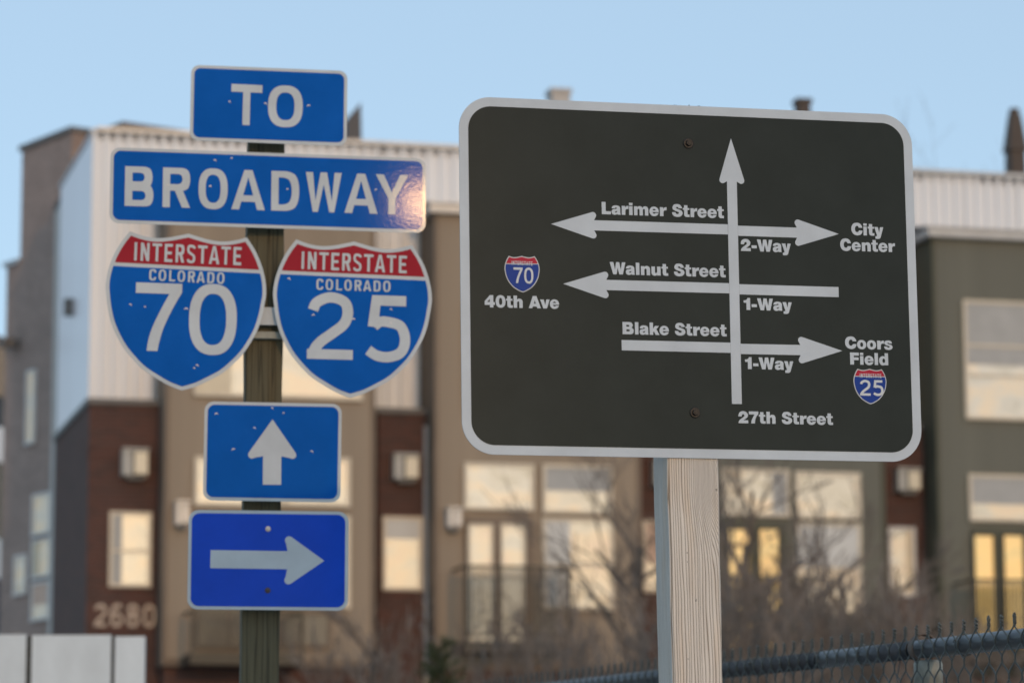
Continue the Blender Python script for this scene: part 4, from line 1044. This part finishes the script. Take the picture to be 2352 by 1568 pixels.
# ================================================================== TREES AND SHRUBS
def grow(mb, p, d, L, r, depth, rr, spread=.55, up=.12, minr=.003, kids=(2, 3), seg=4, droop=0.):
    pts = [p.copy()]; rads = [r]; cur = p.copy(); dd = d.copy()
    for i in range(seg):
        dd = (dd + Vector((rr.gauss(0, .12), rr.gauss(0, .12), rr.gauss(0, .08) + up * .25 - droop))).normalized()
        cur = cur + dd * (L / seg); pts.append(cur.copy()); rads.append(max(minr, r * (1 - .42 * (i + 1) / seg)))
    mb.tube(pts, rads, 6 if r > .02 else 4, False)
    if depth <= 0: return
    for k in range(rr.randint(*kids)):
        i = rr.randint(max(1, seg - 3), seg); q = pts[i]; rk = rads[i] * rr.uniform(.55, .8)
        ax = Vector((rr.gauss(0, 1), rr.gauss(0, 1), rr.gauss(0, .5))).normalized()
        nd = (dd + ax * spread * rr.uniform(.7, 1.4) + Vector((0, 0, up))).normalized()
        grow(mb, q, nd, L * rr.uniform(.6, .85), rk, depth - 1, rr, spread, up, minr, kids, seg, droop)
def bare_tree(label, x, dist, top_y, trunk_r, seed, lean=(0, 0), depth=6, limbs=6, low=.35, m='bark', kids=(2, 3), minr=.004):
    rr = random.Random(seed); base = at_depth(x, 1500, dist); base.z = 0; H = at_depth(x, top_y, dist).z
    t = thing('bare_tree', label, 'tree', Matrix.Translation(base), 'leafless trees before the houses')
    tr = MB(); pts = []; rads = []
    n = 9
    for i in range(n + 1):
        f_ = i / n; pts.append(Vector((lean[0] * f_ + .04 * math.sin(f_ * 7 + seed), lean[1] * f_, H * .82 * f_))); rads.append(trunk_r * (1 - .8 * f_) + .008)
    tr.tube(pts, rads, 8); tr.build('trunk', M[m], t, True)
    br = MB()
    for k in range(limbs):
        f_ = low + (1 - low) * (k + .5) / limbs; i = min(n - 1, int(f_ * n)); p = pts[i].lerp(pts[i + 1], f_ * n - i)
        a = k * 2.4 + rr.uniform(-.5, .5)
        d = Vector((math.cos(a), math.sin(a) * .7, rr.uniform(.5, 1.1))).normalized()
        grow(br, p, d, H * .17 * (1.25 - f_ * .5), max(.024, rads[i] * .78), depth - (1 if f_ > .7 else 0), rr, .5, .1, minr, kids)
    br.build('crown', M['twig'], t)
    return t
bare_tree('grey bare tree whose trunk stands left of the pale wooden post', 1462, 40, 1020, .10, 11, (.1, 0), 5, 10, .5)
bare_tree('bare tree with forked dark limbs just right of the pale wooden post', 1672, 36, 1010, .12, 23, (.25, 0), 5, 11, .5)
bare_tree('slender bare sapling under the blue arrow signs', 866, 34, 1300, .05, 31, (-.05, 0), 4, 8, .55)
bare_tree('small bare tree between the green houses', 1960, 40, 1180, .07, 37, (.2, 0), 5, 9, .5)
bare_tree('thin bare tree crown rising behind the white roof at right', 2196, 90, 322, .09, 41, (0, 0), 4, 9, .72)

def shrub(label, x, dist, top_y, width, seed, n=60, depth=3, m='dry', group='leafless shrubs before the houses'):
    rr = random.Random(seed); base = at_depth(x, 1500, dist); base.z = 0; H = at_depth(x, top_y, dist).z
    t = thing('bare_shrub', label, 'shrub', Matrix.Translation(base), group)
    b = MB()
    for k in range(int(n * .6)):
        p = Vector((rr.gauss(0, width * .22), rr.gauss(0, width * .2), 0)); tgt = Vector((rr.gauss(0, width * .42), rr.gauss(0, width * .4), H * rr.uniform(.55, .8)))
        pts = [p.lerp(tgt, f_) + Vector((rr.gauss(0, .06), rr.gauss(0, .06), 0)) * (f_ > 0) for f_ in (0, .3, .6, 1)]
        b.tube(pts, [.034, .027, .020, .013], 4, False)
        d = (pts[-1] - pts[-2]).normalized()
        for j in range(3):
            grow(b, pts[rr.choice((2, 3, 3))], (d + Vector((rr.gauss(0, .45), rr.gauss(0, .4), .25))).normalized(), H * .13, .013, depth, rr, .5, .16, .0055, (2, 3), 3)
    b.build('stems', M[m], t)
    return t
shrub('dense brown leafless shrub right beside the wooden post', 1750, 30, 1350, 1.5, 51, 46)
shrub('dense brown leafless shrub left of the fence loop', 1930, 32, 1420, 1.5, 52, 40)
shrub('low leafless shrub above the fence rail at right', 2110, 31, 1440, 1.3, 53, 30)
shrub('low leafless shrub behind the balcony left of the wooden post', 1390, 33, 1430, 1.3, 54, 26)
shrub('sparse leafless shrub between the evergreen tip and the tree', 1190, 34, 1440, 1.3, 55, 22)
shrub('low leafless shrub at the right edge behind the fence', 2300, 31, 1490, 1.0, 56, 18)
shrub('sparse leafless shrub under the tan bay beside the olive post', 760, 35, 1490, 1.1, 57, 12)

# evergreen tip
eb = at_depth(1020, 1500, 26); eb.z = 0; eH = at_depth(1010, 1478, 26).z
tE = thing('evergreen_tree', 'dark green evergreen tip at the bottom edge between the posts', 'tree', Matrix.Translation(eb))
MB().tube([(0, 0, 0), (-.03, 0, eH * .6), (-.02, 0, eH - .05)], [.09, .05, .008], 8).build('trunk', M['bark'], tE, True)
nb = MB(); rr = random.Random(77)
for k in range(170):
    f_ = rr.random()**.8; z = eH * (1 - .45 * f_); a = rr.uniform(0, 2 * math.pi); L = .10 + .62 * f_ * rr.uniform(.7, 1.1)
    d = Vector((math.cos(a), math.sin(a), .55)).normalized(); p = Vector((-.02, 0, z - .2 * f_))
    nb.tube([p, p + d * L], [.008, .003], 4, False)
    for j in range(int(34 + 60 * f_)):
        q = p + d * L * rr.uniform(.15, 1.02); dn = (d + Vector((rr.gauss(0, .8), rr.gauss(0, .8), rr.gauss(.15, .6)))).normalized(); ln = rr.uniform(.05, .09)
        s_ = dn.cross(Vector((rr.gauss(0, 1), rr.gauss(0, 1), rr.gauss(0, 1)))).normalized() * .0045
        nb.add([q - s_, q + s_, q + dn * ln], [[0, 1, 2]])
nb.build('crown', M['needle'], tE)
